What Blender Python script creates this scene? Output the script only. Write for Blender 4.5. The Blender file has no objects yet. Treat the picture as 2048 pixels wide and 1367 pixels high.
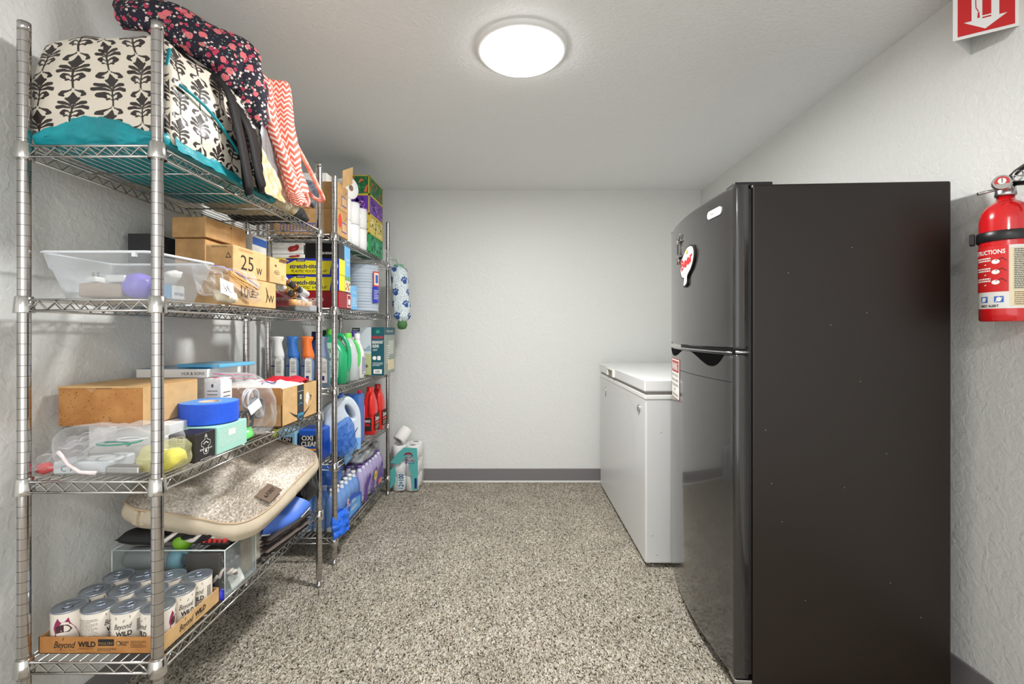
import bpy, bmesh, math, random
import numpy as np
from mathutils import Vector, Matrix, noise
PI = math.pi
C = bpy.context.scene.collection
random.seed(7)
# ---------------------------------------------------------------- camera model (room metres)
FPX = 940.0; VX = 1028.0; VY = 663.0; EYE = 1.10
WALL_L, WALL_R, WALL_B, CEIL = -1.225, 1.37, 3.447, 2.135
def W(px, py, Y):
    s = FPX / Y
    return Vector(((px - VX) / s, Y, EYE + (VY - py) / s))
def V(*a): return Vector(a)
# ---------------------------------------------------------------- materials
def lin(c):
    r = []
    for x in c[:3]:
        x = x / 255.0
        r.append(x / 12.92 if x <= 0.04045 else ((x + 0.055) / 1.055) ** 2.4)
    return (r[0], r[1], r[2], 1.0)
MC = {}
def nt(m): return m.node_tree.nodes, m.node_tree.links
def mat(name, col, rough=0.5, metal=0.0, bump=0.0, bscale=60.0, var=0.0, vscale=8.0, col2=None, spec=0.5, emit=0.0, alpha=1.0, coat=0.0, trans=0.0):
    if name in MC: return MC[name]
    m = bpy.data.materials.new(name); m.use_nodes = True
    N, L = nt(m); b = N['Principled BSDF']
    b.inputs['Base Color'].default_value = lin(col)
    b.inputs['Roughness'].default_value = rough
    b.inputs['Metallic'].default_value = metal
    b.inputs['Specular IOR Level'].default_value = spec
    b.inputs['Alpha'].default_value = alpha
    b.inputs['Coat Weight'].default_value = coat
    b.inputs['Transmission Weight'].default_value = trans
    if emit:
        b.inputs['Emission Color'].default_value = (1, 1, 1, 1); b.inputs['Emission Strength'].default_value = emit
    tc = N.new('ShaderNodeTexCoord')
    if var or col2:
        n = N.new('ShaderNodeTexNoise'); n.inputs['Scale'].default_value = vscale; n.inputs['Detail'].default_value = 4
        L.new(tc.outputs['Object'], n.inputs['Vector'])
        mx = N.new('ShaderNodeMix'); mx.data_type = 'RGBA'
        r = N.new('ShaderNodeMapRange'); r.inputs[1].default_value = 0.35; r.inputs[2].default_value = 0.65
        L.new(n.outputs['Fac'], r.inputs[0]); L.new(r.outputs[0], mx.inputs[0])
        mx.inputs[6].default_value = lin(col)
        mx.inputs[7].default_value = lin(col2) if col2 else lin([max(0, x * (1 - var)) for x in col])
        L.new(mx.outputs[2], b.inputs['Base Color'])
    if bump:
        n = N.new('ShaderNodeTexNoise'); n.inputs['Scale'].default_value = bscale; n.inputs['Detail'].default_value = 5
        L.new(tc.outputs['Object'], n.inputs['Vector'])
        bp = N.new('ShaderNodeBump'); bp.inputs['Strength'].default_value = bump; bp.inputs['Distance'].default_value = 0.002
        L.new(n.outputs['Fac'], bp.inputs['Height']); L.new(bp.outputs[0], b.inputs['Normal'])
    MC[name] = m; return m
def film(name, tint=(255, 255, 255), lo=0.10, hi=0.75, rough=0.12):
    """thin clear plastic: see-through face on, glossy where it turns away (Fresnel)"""
    if name in MC: return MC[name]
    m = bpy.data.materials.new(name); m.use_nodes = True
    N, L = nt(m); b = N['Principled BSDF']; out = N['Material Output']
    b.inputs['Base Color'].default_value = lin(tint); b.inputs['Roughness'].default_value = rough
    b.inputs['Specular IOR Level'].default_value = 0.8
    t = N.new('ShaderNodeBsdfTransparent'); t.inputs[0].default_value = lin([253 + (x - 253) * 0.3 for x in tint])
    fr = N.new('ShaderNodeLayerWeight'); fr.inputs[0].default_value = 0.35
    r = N.new('ShaderNodeMapRange'); r.inputs[3].default_value = lo; r.inputs[4].default_value = hi
    pw = N.new('ShaderNodeMath'); pw.operation = 'POWER'; pw.inputs[1].default_value = 2.3
    L.new(fr.outputs['Facing'], pw.inputs[0]); L.new(pw.outputs[0], r.inputs[0])
    mx = N.new('ShaderNodeMixShader'); L.new(r.outputs[0], mx.inputs[0]); L.new(t.outputs[0], mx.inputs[1]); L.new(b.outputs[0], mx.inputs[2])
    L.new(mx.outputs[0], out.inputs[0]); MC[name] = m; return m
# ---------------------------------------------------------------- mesh builder
class MB:
    def __init__(s): s.v = []; s.f = []; s.m = []; s.s = []; s.u = []; s.mats = []; s.ink = None
    def mi(s, m):
        if m not in s.mats: s.mats.append(m)
        return s.mats.index(m)
    def add(s, vs, fs, m, smooth=False, uv=None):
        o = len(s.v); s.v += [tuple(v) for v in vs]; k = s.mi(m)
        for i, f in enumerate(fs):
            s.f.append([o + j for j in f]); s.m.append(k); s.s.append(smooth)
            s.u.append(uv[i] if uv else None)
        return s
    def bm(s, b, m, smooth=False):
        b.verts.ensure_lookup_table(); b.verts.index_update()
        s.add([v.co.copy() for v in b.verts], [[v.index for v in f.verts] for f in b.faces], m, smooth); b.free(); return s
    def box(s, x0, x1, y0, y1, z0, z1, m, bev=0.0, rot=0.0, seg=2, piv=None):
        b = bmesh.new(); bmesh.ops.create_cube(b, size=1)
        sx, sy, sz = abs(x1 - x0), abs(y1 - y0), abs(z1 - z0)
        for v in b.verts: v.co = Vector((v.co.x * sx, v.co.y * sy, v.co.z * sz))
        if bev: bmesh.ops.bevel(b, geom=list(b.edges), offset=min(bev, min(sx, sy, sz) * 0.45), segments=seg, profile=0.5, affect='EDGES')
        c = Vector(((x0 + x1) / 2, (y0 + y1) / 2, (z0 + z1) / 2))
        R = Matrix.Rotation(rot, 3, 'Z'); p = Vector(piv) if piv else c
        for v in b.verts: v.co = R @ (v.co + c - p) + p
        return s.bm(b, m, bool(bev) and seg > 1 and False)
    def obox(s, o, u, v, n, w, h, d, m, bev=0.0):
        """box centred at o with axes u,v,n"""
        b = bmesh.new(); bmesh.ops.create_cube(b, size=1)
        for q in b.verts: q.co = Vector((q.co.x * w, q.co.y * h, q.co.z * d))
        if bev: bmesh.ops.bevel(b, geom=list(b.edges), offset=bev, segments=2, profile=0.5, affect='EDGES')
        for q in b.verts: q.co = o + u * q.co.x + v * q.co.y + n * q.co.z
        return s.bm(b, m)
    def loft(s, secs, m, seg=24, cap=True, R=None, o=None, smooth=True, power=2.0, a0=0.0):
        """secs: (z, rx, ry[, cx, cy]); R,o place the local z-up form"""
        R = R or Matrix.Identity(3); o = Vector(o) if o is not None else Vector((0, 0, 0))
        vs = []; fs = []
        for q in secs:
            z, rx, ry = q[:3]; cx, cy = (q[3], q[4]) if len(q) > 3 else (0, 0)
            for i in range(seg):
                a = 2 * PI * i / seg + a0; ca, sa = math.cos(a), math.sin(a)
                x = math.copysign(abs(ca) ** (2 / power), ca); y = math.copysign(abs(sa) ** (2 / power), sa)
                vs.append(o + R @ Vector((cx + rx * x, cy + ry * y, z)))
        for k in range(len(secs) - 1):
            for i in range(seg):
                j = (i + 1) % seg; fs.append([k * seg + i, k * seg + j, (k + 1) * seg + j, (k + 1) * seg + i])
        s.add(vs, fs, m, smooth)
        if cap:
            n = len(secs); b = len(s.v) - len(vs)
            s.f.append([b + i for i in range(seg)][::-1]); s.m.append(s.mi(m)); s.s.append(False); s.u.append(None)
            s.f.append([b + (n - 1) * seg + i for i in range(seg)]); s.m.append(s.mi(m)); s.s.append(False); s.u.append(None)
        return s
    def cyl(s, p0, p1, r, m, seg=12, r2=None, cap=True, smooth=True):
        p0 = Vector(p0); p1 = Vector(p1); d = p1 - p0; q = d.to_track_quat('Z', 'Y').to_matrix()
        return s.loft([(0, r, r), (d.length, r2 if r2 is not None else r, r2 if r2 is not None else r)], m, seg, cap, q, p0, smooth)
    def tube(s, pts, r, m, seg=6, closed=False, flat=None, up=None):
        pts = [Vector(p) for p in pts]; n = len(pts); vs = []; fs = []; prev = None
        for i, p in enumerate(pts):
            a = pts[(i - 1) % n] if (closed or i) else p; b = pts[(i + 1) % n] if (closed or i < n - 1) else p
            t = (b - a).normalized()
            if prev is None:
                x = (Vector(up) if up else (Vector((0, 0, 1)) if abs(t.z) < 0.9 else Vector((1, 0, 0))))
                x = (x - t * x.dot(t)).normalized()
            else:
                x = (prev - t * prev.dot(t)); x = x.normalized() if x.length > 1e-6 else prev
            prev = x; y = t.cross(x); rr = r(i / (n - 1)) if callable(r) else r
            for k in range(seg):
                an = 2 * PI * k / seg
                vs.append(p + x * math.cos(an) * rr + y * math.sin(an) * rr * (flat or 1))
        for i in range(n if closed else n - 1):
            for k in range(seg):
                j = (i + 1) % n; l = (k + 1) % seg
                fs.append([i * seg + k, i * seg + l, j * seg + l, j * seg + k])
        if not closed: fs += [list(range(seg))[::-1], [(n - 1) * seg + k for k in range(seg)]]
        return s.add(vs, fs, m, True)
    def grid(s, fn, nu, nv, m, closed=False, us=1.0, vs_=1.0, smooth=True, flip=False):
        vs = [fn(i / nu, j / nv) for j in range(nv + 1) for i in range(nu + 1)]
        fs = []; uv = []
        for j in range(nv):
            for i in range(nu):
                a = j * (nu + 1) + i; q = [a, a + 1, a + nu + 2, a + nu + 1]
                w = [(i / nu * us, j / nv * vs_), ((i + 1) / nu * us, j / nv * vs_), ((i + 1) / nu * us, (j + 1) / nv * vs_), (i / nu * us, (j + 1) / nv * vs_)]
                if flip: q = q[::-1]; w = w[::-1]
                fs.append(q); uv.append(w)
        return s.add(vs, fs, m, smooth, uv)
    def poly(s, pts, pl, m, off=0.0005, depth=0.0, smooth=False):
        """outline in plane coords; with depth it becomes a prism standing out of the plane"""
        a = sum(pts[i][0] * pts[(i + 1) % len(pts)][1] - pts[(i + 1) % len(pts)][0] * pts[i][1] for i in range(len(pts)))
        if a < 0: pts = pts[::-1]
        n = len(pts); top = [pl(x, y, off + depth) for x, y in pts]
        s.add(top, [list(range(n))], m)
        if depth:
            bot = [pl(x, y, off) for x, y in pts]
            s.add(top + bot, [[i, i + n, (i + 1) % n + n, (i + 1) % n] for i in range(n)] + [[n + i for i in range(n)][::-1]], m, smooth)
        return s
    def rect(s, x, y, w, h, pl, m, off=0.0005, depth=0.0, rot=0.0):
        c, q = math.cos(rot), math.sin(rot)
        return s.poly([(x + a * c * w / 2 - b * q * h / 2, y + a * q * w / 2 + b * c * h / 2) for a, b in ((-1, -1), (1, -1), (1, 1), (-1, 1))], pl, m, off, depth)
    def disc(s, x, y, rx, ry, pl, m, off=0.0005, n=20, rot=0.0, depth=0.0):
        c, q = math.cos(rot), math.sin(rot)
        return s.poly([(x + c * rx * math.cos(t) - q * ry * math.sin(t), y + q * rx * math.cos(t) + c * ry * math.sin(t)) for t in [2 * PI * i / n for i in range(n)]], pl, m, off, depth)
    def stroke(s, pts, w, pl, m, off=0.0006):
        for (x0, y0), (x1, y1) in zip(pts[:-1], pts[1:]):
            l = math.hypot(x1 - x0, y1 - y0)
            if l > 1e-6: s.rect((x0 + x1) / 2, (y0 + y1) / 2, l + w * 0.6, w, pl, m, off, rot=math.atan2(y1 - y0, x1 - x0))
        return s
    def text(s, t, x, y, h, pl, m, w=None, off=0.0008, rot=0.0, shear=0.0, bold=0.0, center=True):
        vs, fs, tw, lo, hi = glyphs(t, bold, shear)
        k = h / 0.70; kx = (w / tw) if w else k
        c, q = math.cos(rot), math.sin(rot); out = []
        for a, b in vs:
            a2 = (a - (lo + tw / 2 if center else lo)) * kx; b2 = (b - 0.35) * k
            out.append(pl(x + a2 * c - b2 * q, y + a2 * q + b2 * c, off))
        return s.add(out, fs, m)
    def lines(s, x, y, w, h, n, pl, m, off=0.0006, th=0.35, seed=1):
        """small print: rows of short dark runs"""
        r = random.Random(seed); dy = h / n
        for i in range(n):
            yy = y + h / 2 - (i + 0.5) * dy; xx = x - w / 2; end = x + w / 2 - (r.random() * 0.3 * w if i % 3 == 2 else 0)
            while xx < end - w * 0.03:
                l = min(w * (0.04 + r.random() * 0.12), end - xx)
                s.rect(xx + l / 2, yy, l, dy * th, pl, m, off); xx += l + w * 0.025
        return s
    def build(s, name, parent=None, origin=None):
        me = bpy.data.meshes.new(name)
        if parent is not None: o = WO[parent.name]
        else:
            if origin is None:
                xs = [v[0] for v in s.v]; ys = [v[1] for v in s.v]; zs = [v[2] for v in s.v]
                origin = ((min(xs) + max(xs)) / 2, (min(ys) + max(ys)) / 2, min(zs))
            o = Vector(origin)
        me.from_pydata([(v[0] - o.x, v[1] - o.y, v[2] - o.z) for v in s.v], [], s.f)
        for m in s.mats: me.materials.append(m)
        me.polygons.foreach_set('material_index', s.m); me.polygons.foreach_set('use_smooth', s.s)
        if any(s.u):
            l = me.uv_layers.new(name='UVMap'); d = []
            for f, u in zip(s.f, s.u):
                d += [c for q in (u or [(0, 0)] * len(f)) for c in q]
            l.data.foreach_set('uv', d)
            if s.ink:
                a = me.attributes.new('ink', 'FLOAT', 'CORNER'); U = np.array(d).reshape(-1, 2)
                a.data.foreach_set('value', s.ink(U[:, 0], U[:, 1]).astype(np.float32))
        me.update()
        ob = bpy.data.objects.new(name, me); C.objects.link(ob)
        if parent is not None: ob.parent = parent
        else: ob.location = o
        WO[ob.name] = o
        return ob
WO = {}; GL = {}
def glyphs(t, bold=0.0, shear=0.0):
    k = (t, bold, shear)
    if k in GL: return GL[k]
    cu = bpy.data.curves.new('g', 'FONT'); cu.body = t; cu.size = 1.0; cu.resolution_u = 3; cu.offset = bold; cu.shear = shear
    ob = bpy.data.objects.new('g', cu); C.objects.link(ob)
    dg = bpy.context.evaluated_depsgraph_get(); dg.update()
    me = ob.evaluated_get(dg).to_mesh()
    vs = [(v.co.x, v.co.y) for v in me.vertices]; fs = [list(p.vertices) for p in me.polygons]
    ob.evaluated_get(dg).to_mesh_clear(); C.objects.unlink(ob); bpy.data.objects.remove(ob); bpy.data.curves.remove(cu)
    xs = [v[0] for v in vs] or [0, 1]
    GL[k] = (vs, fs, max(xs) - min(xs) or 1.0, min(xs), max(xs)); return GL[k]
def plane(o, u, v):
    o = Vector(o); u = Vector(u).normalized(); v = Vector(v).normalized(); n = u.cross(v)
    return lambda x, y, d=0.0: o + u * x + v * y + n * d
def cylpl(cx, cy, r, zc, a0):
    """coords wrapped on an upright cylinder; x to the right as seen from outside, a0 = facing angle"""
    def f(x, y, d=0.0):
        a = a0 + x / r
        return Vector((cx + (r + d) * math.cos(a), cy + (r + d) * math.sin(a), zc + y))
    return f
def FR(x0, x1, y, z0, z1): return plane(((x0 + x1) / 2, y, (z0 + z1) / 2), (1, 0, 0), (0, 0, 1))      # faces the viewer (-Y)
def RT(x, y0, y1, z0, z1): return plane((x, (y0 + y1) / 2, (z0 + z1) / 2), (0, 1, 0), (0, 0, 1))      # faces the aisle (+X)
def TP(x0, x1, y0, y1, z): return plane(((x0 + x1) / 2, (y0 + y1) / 2, z), (1, 0, 0), (0, 1, 0))      # faces up
def tag(o, label, cat, group=None, kind=None):
    o['label'] = label; o['category'] = cat
    if group: o['group'] = group
    if kind: o['kind'] = kind
    return o
def thing(name, loc, label, cat, group=None):
    o = bpy.data.objects.new(name, None); C.objects.link(o); o.location = loc; o.empty_display_size = 0.05
    WO[o.name] = Vector(loc); return tag(o, label, cat, group)
def copy_thing(root, loc, rz=0.0, label=None, group=None):
    r = root.copy(); C.objects.link(r); r.location = loc; r.rotation_euler = (0, 0, rz)
    if label: r['label'] = label
    if group: r['group'] = group
    for ch in [c for c in root.children]:
        c = ch.copy(); C.objects.link(c); c.parent = r
        for g in [k for k in ch.children]:
            d = g.copy(); C.objects.link(d); d.parent = c
    return r
def soft(mb, c, size, n, m, rnd=0.12, amp=0.004, fr=9.0, seed=0, deform=None, faces=None, fine=None):
    """a padded box: rounded cube with small folds; UVs in metres per side"""
    c = Vector(c); hx, hy, hz = size[0] / 2, size[1] / 2, size[2] / 2
    sides = {'-y': ((1, 0, 0), (0, 0, 1), (0, -1, 0)), '+y': ((-1, 0, 0), (0, 0, 1), (0, 1, 0)), '+x': ((0, 1, 0), (0, 0, 1), (1, 0, 0)),
             '-x': ((0, -1, 0), (0, 0, 1), (-1, 0, 0)), '+z': ((1, 0, 0), (0, 1, 0), (0, 0, 1)), '-z': ((-1, 0, 0), (0, 1, 0), (0, 0, -1))}
    R = min(hx, hy, hz) * rnd * 2
    def shape(p):
        q = Vector((p.x * hx, p.y * hy, p.z * hz))
        k = Vector((max(-hx + R, min(hx - R, q.x)), max(-hy + R, min(hy - R, q.y)), max(-hz + R, min(hz - R, q.z))))
        d = q - k
        if d.length > 1e-9: d = d.normalized() * R
        q = k + d
        w = noise.noise_vector(Vector((q.x * fr + seed * 7.1, q.y * fr + 3.3, q.z * fr))) * amp + noise.noise_vector(q * fr * 2.7 + Vector((seed, 0, 0))) * amp * 0.4
        q = q + w
        if deform: q = deform(q)
        return c + q
    for k, (u, v, nn) in sides.items():
        if faces and k not in faces: continue
        u = Vector(u); v = Vector(v); nn = Vector(nn); N = (fine or {}).get(k, n)
        mm = m[k] if isinstance(m, dict) and k in m else (m['*'] if isinstance(m, dict) else m)
        su = abs(u.x) * hx + abs(u.y) * hy; sv = abs(v.y) * hy + abs(v.z) * hz
        mb.grid(lambda a, b: shape(u * (2 * a - 1) + v * (2 * b - 1) + nn), N, N, mm, us=2 * su, vs_=2 * sv)
    return mb
def pillow(mb, o, u, v, w, h, t, m, n=22, amp=0.004, fr=12.0, seed=0, p=4.0, edge=0.12, bulge=None):
    """two sheets joined at the rim, filled out between: bags, packets, pads"""
    o = Vector(o); u = Vector(u).normalized(); v = Vector(v).normalized(); nn = u.cross(v)
    def f(a, b, sg):
        x, y = 2 * a - 1, 2 * b - 1
        k = max(0.0, (1 - abs(x) ** p)) ** 0.5 * max(0.0, (1 - abs(y) ** p)) ** 0.5
        if bulge: k *= bulge(x, y)
        q = o + u * (x * w / 2) + v * (y * h / 2)
        wv = noise.noise_vector(Vector((x * w * fr + seed * 5.3, y * h * fr, sg * 0.7 * k))) 
        return q + nn * (sg * t / 2 * k) + wv * amp * (0.4 + k)
    mb.grid(lambda a, b: f(a, b, 1), n, n, m, us=w, vs_=h)
    mb.grid(lambda a, b: f(a, b, -1), n, n, m, us=w, vs_=h, flip=True)
    return mb
# ================================================================ materials
def wall_mat(name, col, st, sc):
    m = mat(name, col, 0.42, spec=0.35); N, L = nt(m); b = N['Principled BSDF']; tc = N.new('ShaderNodeTexCoord')
    n1 = N.new('ShaderNodeTexNoise'); n1.inputs['Scale'].default_value = sc; n1.inputs['Detail'].default_value = 6; n1.inputs['Distortion'].default_value = 0.8
    n2 = N.new('ShaderNodeTexNoise'); n2.inputs['Scale'].default_value = sc * 0.28; n2.inputs['Detail'].default_value = 3
    L.new(tc.outputs['Object'], n1.inputs['Vector']); L.new(tc.outputs['Object'], n2.inputs['Vector'])
    a = N.new('ShaderNodeMath'); a.operation = 'MULTIPLY_ADD'; a.inputs[1].default_value = 0.5
    L.new(n2.outputs['Fac'], a.inputs[0]); L.new(n1.outputs['Fac'], a.inputs[2])
    bp = N.new('ShaderNodeBump'); bp.inputs['Strength'].default_value = st; bp.inputs['Distance'].default_value = 0.004
    L.new(a.outputs[0], bp.inputs['Height']); L.new(bp.outputs[0], b.inputs['Normal']); return m
M_wall = wall_mat('painted wall texture', (226, 227, 224), 0.75, 48)
M_ceil = wall_mat('painted ceiling texture', (240, 241, 240), 0.85, 75)
def carpet_mat():
    m = mat('cut pile carpet', (150, 140, 125), 0.95, spec=0.1); N, L = nt(m); b = N['Principled BSDF']; tc = N.new('ShaderNodeTexCoord')
    mp = N.new('ShaderNodeMapping'); mp.inputs['Rotation'].default_value = (0, 0, 0.5); mp.inputs['Scale'].default_value = (1.5, 0.75, 1)
    L.new(tc.outputs['Object'], mp.inputs['Vector'])
    n0 = N.new('ShaderNodeTexNoise'); n0.inputs['Scale'].default_value = 60
    L.new(mp.outputs[0], n0.inputs['Vector'])
    ad = N.new('ShaderNodeMixRGB'); ad.blend_type = 'ADD'; ad.inputs[0].default_value = 0.03
    L.new(mp.outputs[0], ad.inputs[1]); L.new(n0.outputs['Color'], ad.inputs[2])
    v = N.new('ShaderNodeTexVoronoi'); v.inputs['Scale'].default_value = 215
    L.new(ad.outputs[0], v.inputs['Vector'])
    sp = N.new('ShaderNodeSeparateColor'); L.new(v.outputs['Color'], sp.inputs[0])
    cr = N.new('ShaderNodeValToRGB'); e = cr.color_ramp.elements
    e[0].position = 0; e[0].color = lin((56, 48, 40)); e[1].position = 1; e[1].color = lin((244, 240, 230))
    for p, c in ((0.15, (100, 90, 78)), (0.35, (174, 161, 140)), (0.65, (217, 207, 188))):
        q = e.new(p); q.color = lin(c)
    L.new(sp.outputs[0], cr.inputs[0])
    n2 = N.new('ShaderNodeTexNoise'); n2.inputs['Scale'].default_value = 5.5; n2.inputs['Detail'].default_value = 3
    L.new(tc.outputs['Object'], n2.inputs['Vector'])
    r2 = N.new('ShaderNodeMapRange'); r2.inputs[1].default_value = 0.3; r2.inputs[2].default_value = 0.7; r2.inputs[3].default_value = 0.84; r2.inputs[4].default_value = 1.06
    L.new(n2.outputs['Fac'], r2.inputs[0])
    mu = N.new('ShaderNodeMixRGB'); mu.blend_type = 'MULTIPLY'; mu.inputs[0].default_value = 1
    L.new(cr.outputs[0], mu.inputs[1]); L.new(r2.outputs[0], mu.inputs[2]); L.new(mu.outputs[0], b.inputs['Base Color'])
    bp = N.new('ShaderNodeBump'); bp.inputs['Strength'].default_value = 0.9; bp.inputs['Distance'].default_value = 0.006
    L.new(v.outputs['Distance'], bp.inputs['Height']); bp.invert = True; L.new(bp.outputs[0], b.inputs['Normal']); return m
M_carpet = carpet_mat()
M_base = mat('grey vinyl baseboard', (122, 119, 120), 0.45)
M_chrome = mat('chrome wire', (205, 203, 200), 0.16, 1.0)
M_post = mat('chrome post', (190, 186, 184), 0.13, 1.0)
M_groove = mat('post groove', (120, 116, 112), 0.35, 0.8)
M_blackg = mat('fridge door gloss', (44, 43, 42), 0.15, spec=0.6, bump=0.05, bscale=45, coat=0.35)
M_blacks = mat('fridge side textured black', (28, 18, 11), 0.42, spec=0.45, bump=0.12, bscale=420)
M_black = mat('black', (22, 22, 23), 0.5)
M_blk2 = mat('soft black', (38, 37, 38), 0.75, bump=0.2, bscale=80)
M_white = mat('white enamel', (216, 217, 216), 0.32)
M_lidw = mat('white freezer lid', (226, 227, 226), 0.35)
M_offw = mat('white plastic', (236, 236, 232), 0.4)
M_gasket = mat('grey gasket', (150, 146, 138), 0.6)
M_steel = mat('brushed steel', (190, 190, 190), 0.3, 1.0)
M_red = mat('extinguisher red', (206, 20, 26), 0.2, coat=0.6)
M_signred = mat('sign red', (200, 26, 28), 0.4)
M_signw = mat('sign white', (236, 236, 234), 0.4)
M_paper = mat('paper white', (240, 238, 232), 0.7)
M_ink = mat('print black', (30, 28, 28), 0.7)
M_cream = mat('aged label', (228, 214, 178), 0.6)
M_blue = mat('print blue', (58, 106, 190), 0.5)
M_navy = mat('print navy', (30, 32, 110), 0.5)
M_diff = mat('lamp diffuser', (255, 255, 255), 0.5)
# ================================================================ the room
Y0 = -1.6
def struct(name, mb): o = mb.build(name, origin=(0, 0, 0)); o['kind'] = 'structure'; return o
t = 0.12
struct('floor', MB().box(WALL_L - t, WALL_R + t, Y0, WALL_B + t, -0.1, 0, M_carpet))
struct('ceiling', MB().box(WALL_L - t, WALL_R + t, Y0, WALL_B + t, CEIL, CEIL + 0.1, M_ceil))
struct('wall_left', MB().box(WALL_L - t, WALL_L, Y0, WALL_B + t, 0, CEIL, M_wall))
struct('wall_right', MB().box(WALL_R, WALL_R + t, Y0, WALL_B + t, 0, CEIL, M_wall))
struct('wall_back', MB().box(WALL_L, WALL_R, WALL_B, WALL_B + t, 0, CEIL, M_wall))
struct('baseboard_back', MB().box(WALL_L + 0.008, WALL_R - 0.008, WALL_B - 0.008, WALL_B, 0.012, 0.098, M_base, 0.002, seg=1).box(WALL_L + 0.008, WALL_R - 0.008, WALL_B - 0.012, WALL_B, 0.0, 0.012, M_offw))
struct('baseboard_left', MB().box(WALL_L, WALL_L + 0.008, Y0, WALL_B, 0.0, 0.098, M_base, 0.002, seg=1))
struct('baseboard_right', MB().box(WALL_R - 0.008, WALL_R, Y0, WALL_B, 0.0, 0.098, M_base, 0.002, seg=1))
# ---------------------------------------------------------------- ceiling lamps
def ceiling_lamp(x, y, label, watts):
    t = thing('ceiling_light', (x, y, CEIL - 0.03), label, 'ceiling light')
    r = MB(); r.loft([(CEIL, 0.168, 0.168), (CEIL - 0.008, 0.168, 0.168), (CEIL - 0.014, 0.160, 0.160), (CEIL - 0.016, 0.145, 0.145)], mat('lamp rim', (232, 232, 230), 0.5), 64, cap=False, o=(x, y, 0)); r.build('rim', t)
    d = MB(); d.loft([(CEIL - 0.012, 0.144, 0.144), (CEIL - 0.026, 0.143, 0.143), (CEIL - 0.032, 0.134, 0.134), (CEIL - 0.036, 0.10, 0.10), (CEIL - 0.037, 0.01, 0.01)], M_diff, 64, o=(x, y, 0)); d.build('diffuser', t)
    li = bpy.data.lights.new('lamp glow', 'AREA'); li.shape = 'DISK'; li.size = 0.28; li.energy = watts; li.color = (1.0, 0.993, 0.98)
    lo = bpy.data.objects.new('lamp_glow', li); C.objects.link(lo); lo.parent = t; lo.location = (0, 0, -0.012)
    return t
N_, L_ = nt(M_diff); N_['Principled BSDF'].inputs['Emission Color'].default_value = (1.0, 0.985, 0.965, 1)
N_['Principled BSDF'].inputs['Emission Strength'].default_value = 11
ceiling_lamp(0.028, 1.72, 'round white flush ceiling light glowing above the carpet', 31)
# added lamp, out of view: soft fill light from behind the viewer
l2 = ceiling_lamp(0.0, -0.75, 'added unseen round ceiling light behind the viewer, giving soft fill light', 20)
# ---------------------------------------------------------------- camera + world
cam = bpy.data.cameras.new('camera'); co = bpy.data.objects.new('camera', cam); C.objects.link(co)
co.location = (0, 0, EYE); co.rotation_euler = (PI / 2, 0, 0)
cam.sensor_width = 36; cam.lens = FPX / 2048 * 36; cam.shift_x = -(VX - 1024) / 2048; cam.shift_y = -(683.5 - VY) / 2048; cam.clip_start = 0.02
bpy.context.scene.camera = co
w = bpy.data.worlds.new('world'); bpy.context.scene.world = w; w.use_nodes = True
w.node_tree.nodes['Background'].inputs[0].default_value = (0.985, 0.99, 1.0, 1); w.node_tree.nodes['Background'].inputs[1].default_value = 1.9
sc = bpy.context.scene
sc.view_settings.view_transform = 'Standard'; sc.view_settings.look = 'None'; sc.view_settings.gamma = 1.0; sc.view_settings.exposure = 0.22
sc.view_settings.use_curve_mapping = False
sc.cycles.use_denoising = True; sc.cycles.max_bounces = 6; sc.cycles.transparent_max_bounces = 14; sc.cycles.diffuse_bounces = 4; sc.cycles.glossy_bounces = 3; sc.cycles.transmission_bounces = 4
sc.cycles.use_adaptive_sampling = True; sc.cycles.adaptive_threshold = 0.04
sc.cycles.sample_clamp_indirect = 6.0; sc.cycles.caustics_reflective = False; sc.cycles.caustics_refractive = False
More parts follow.
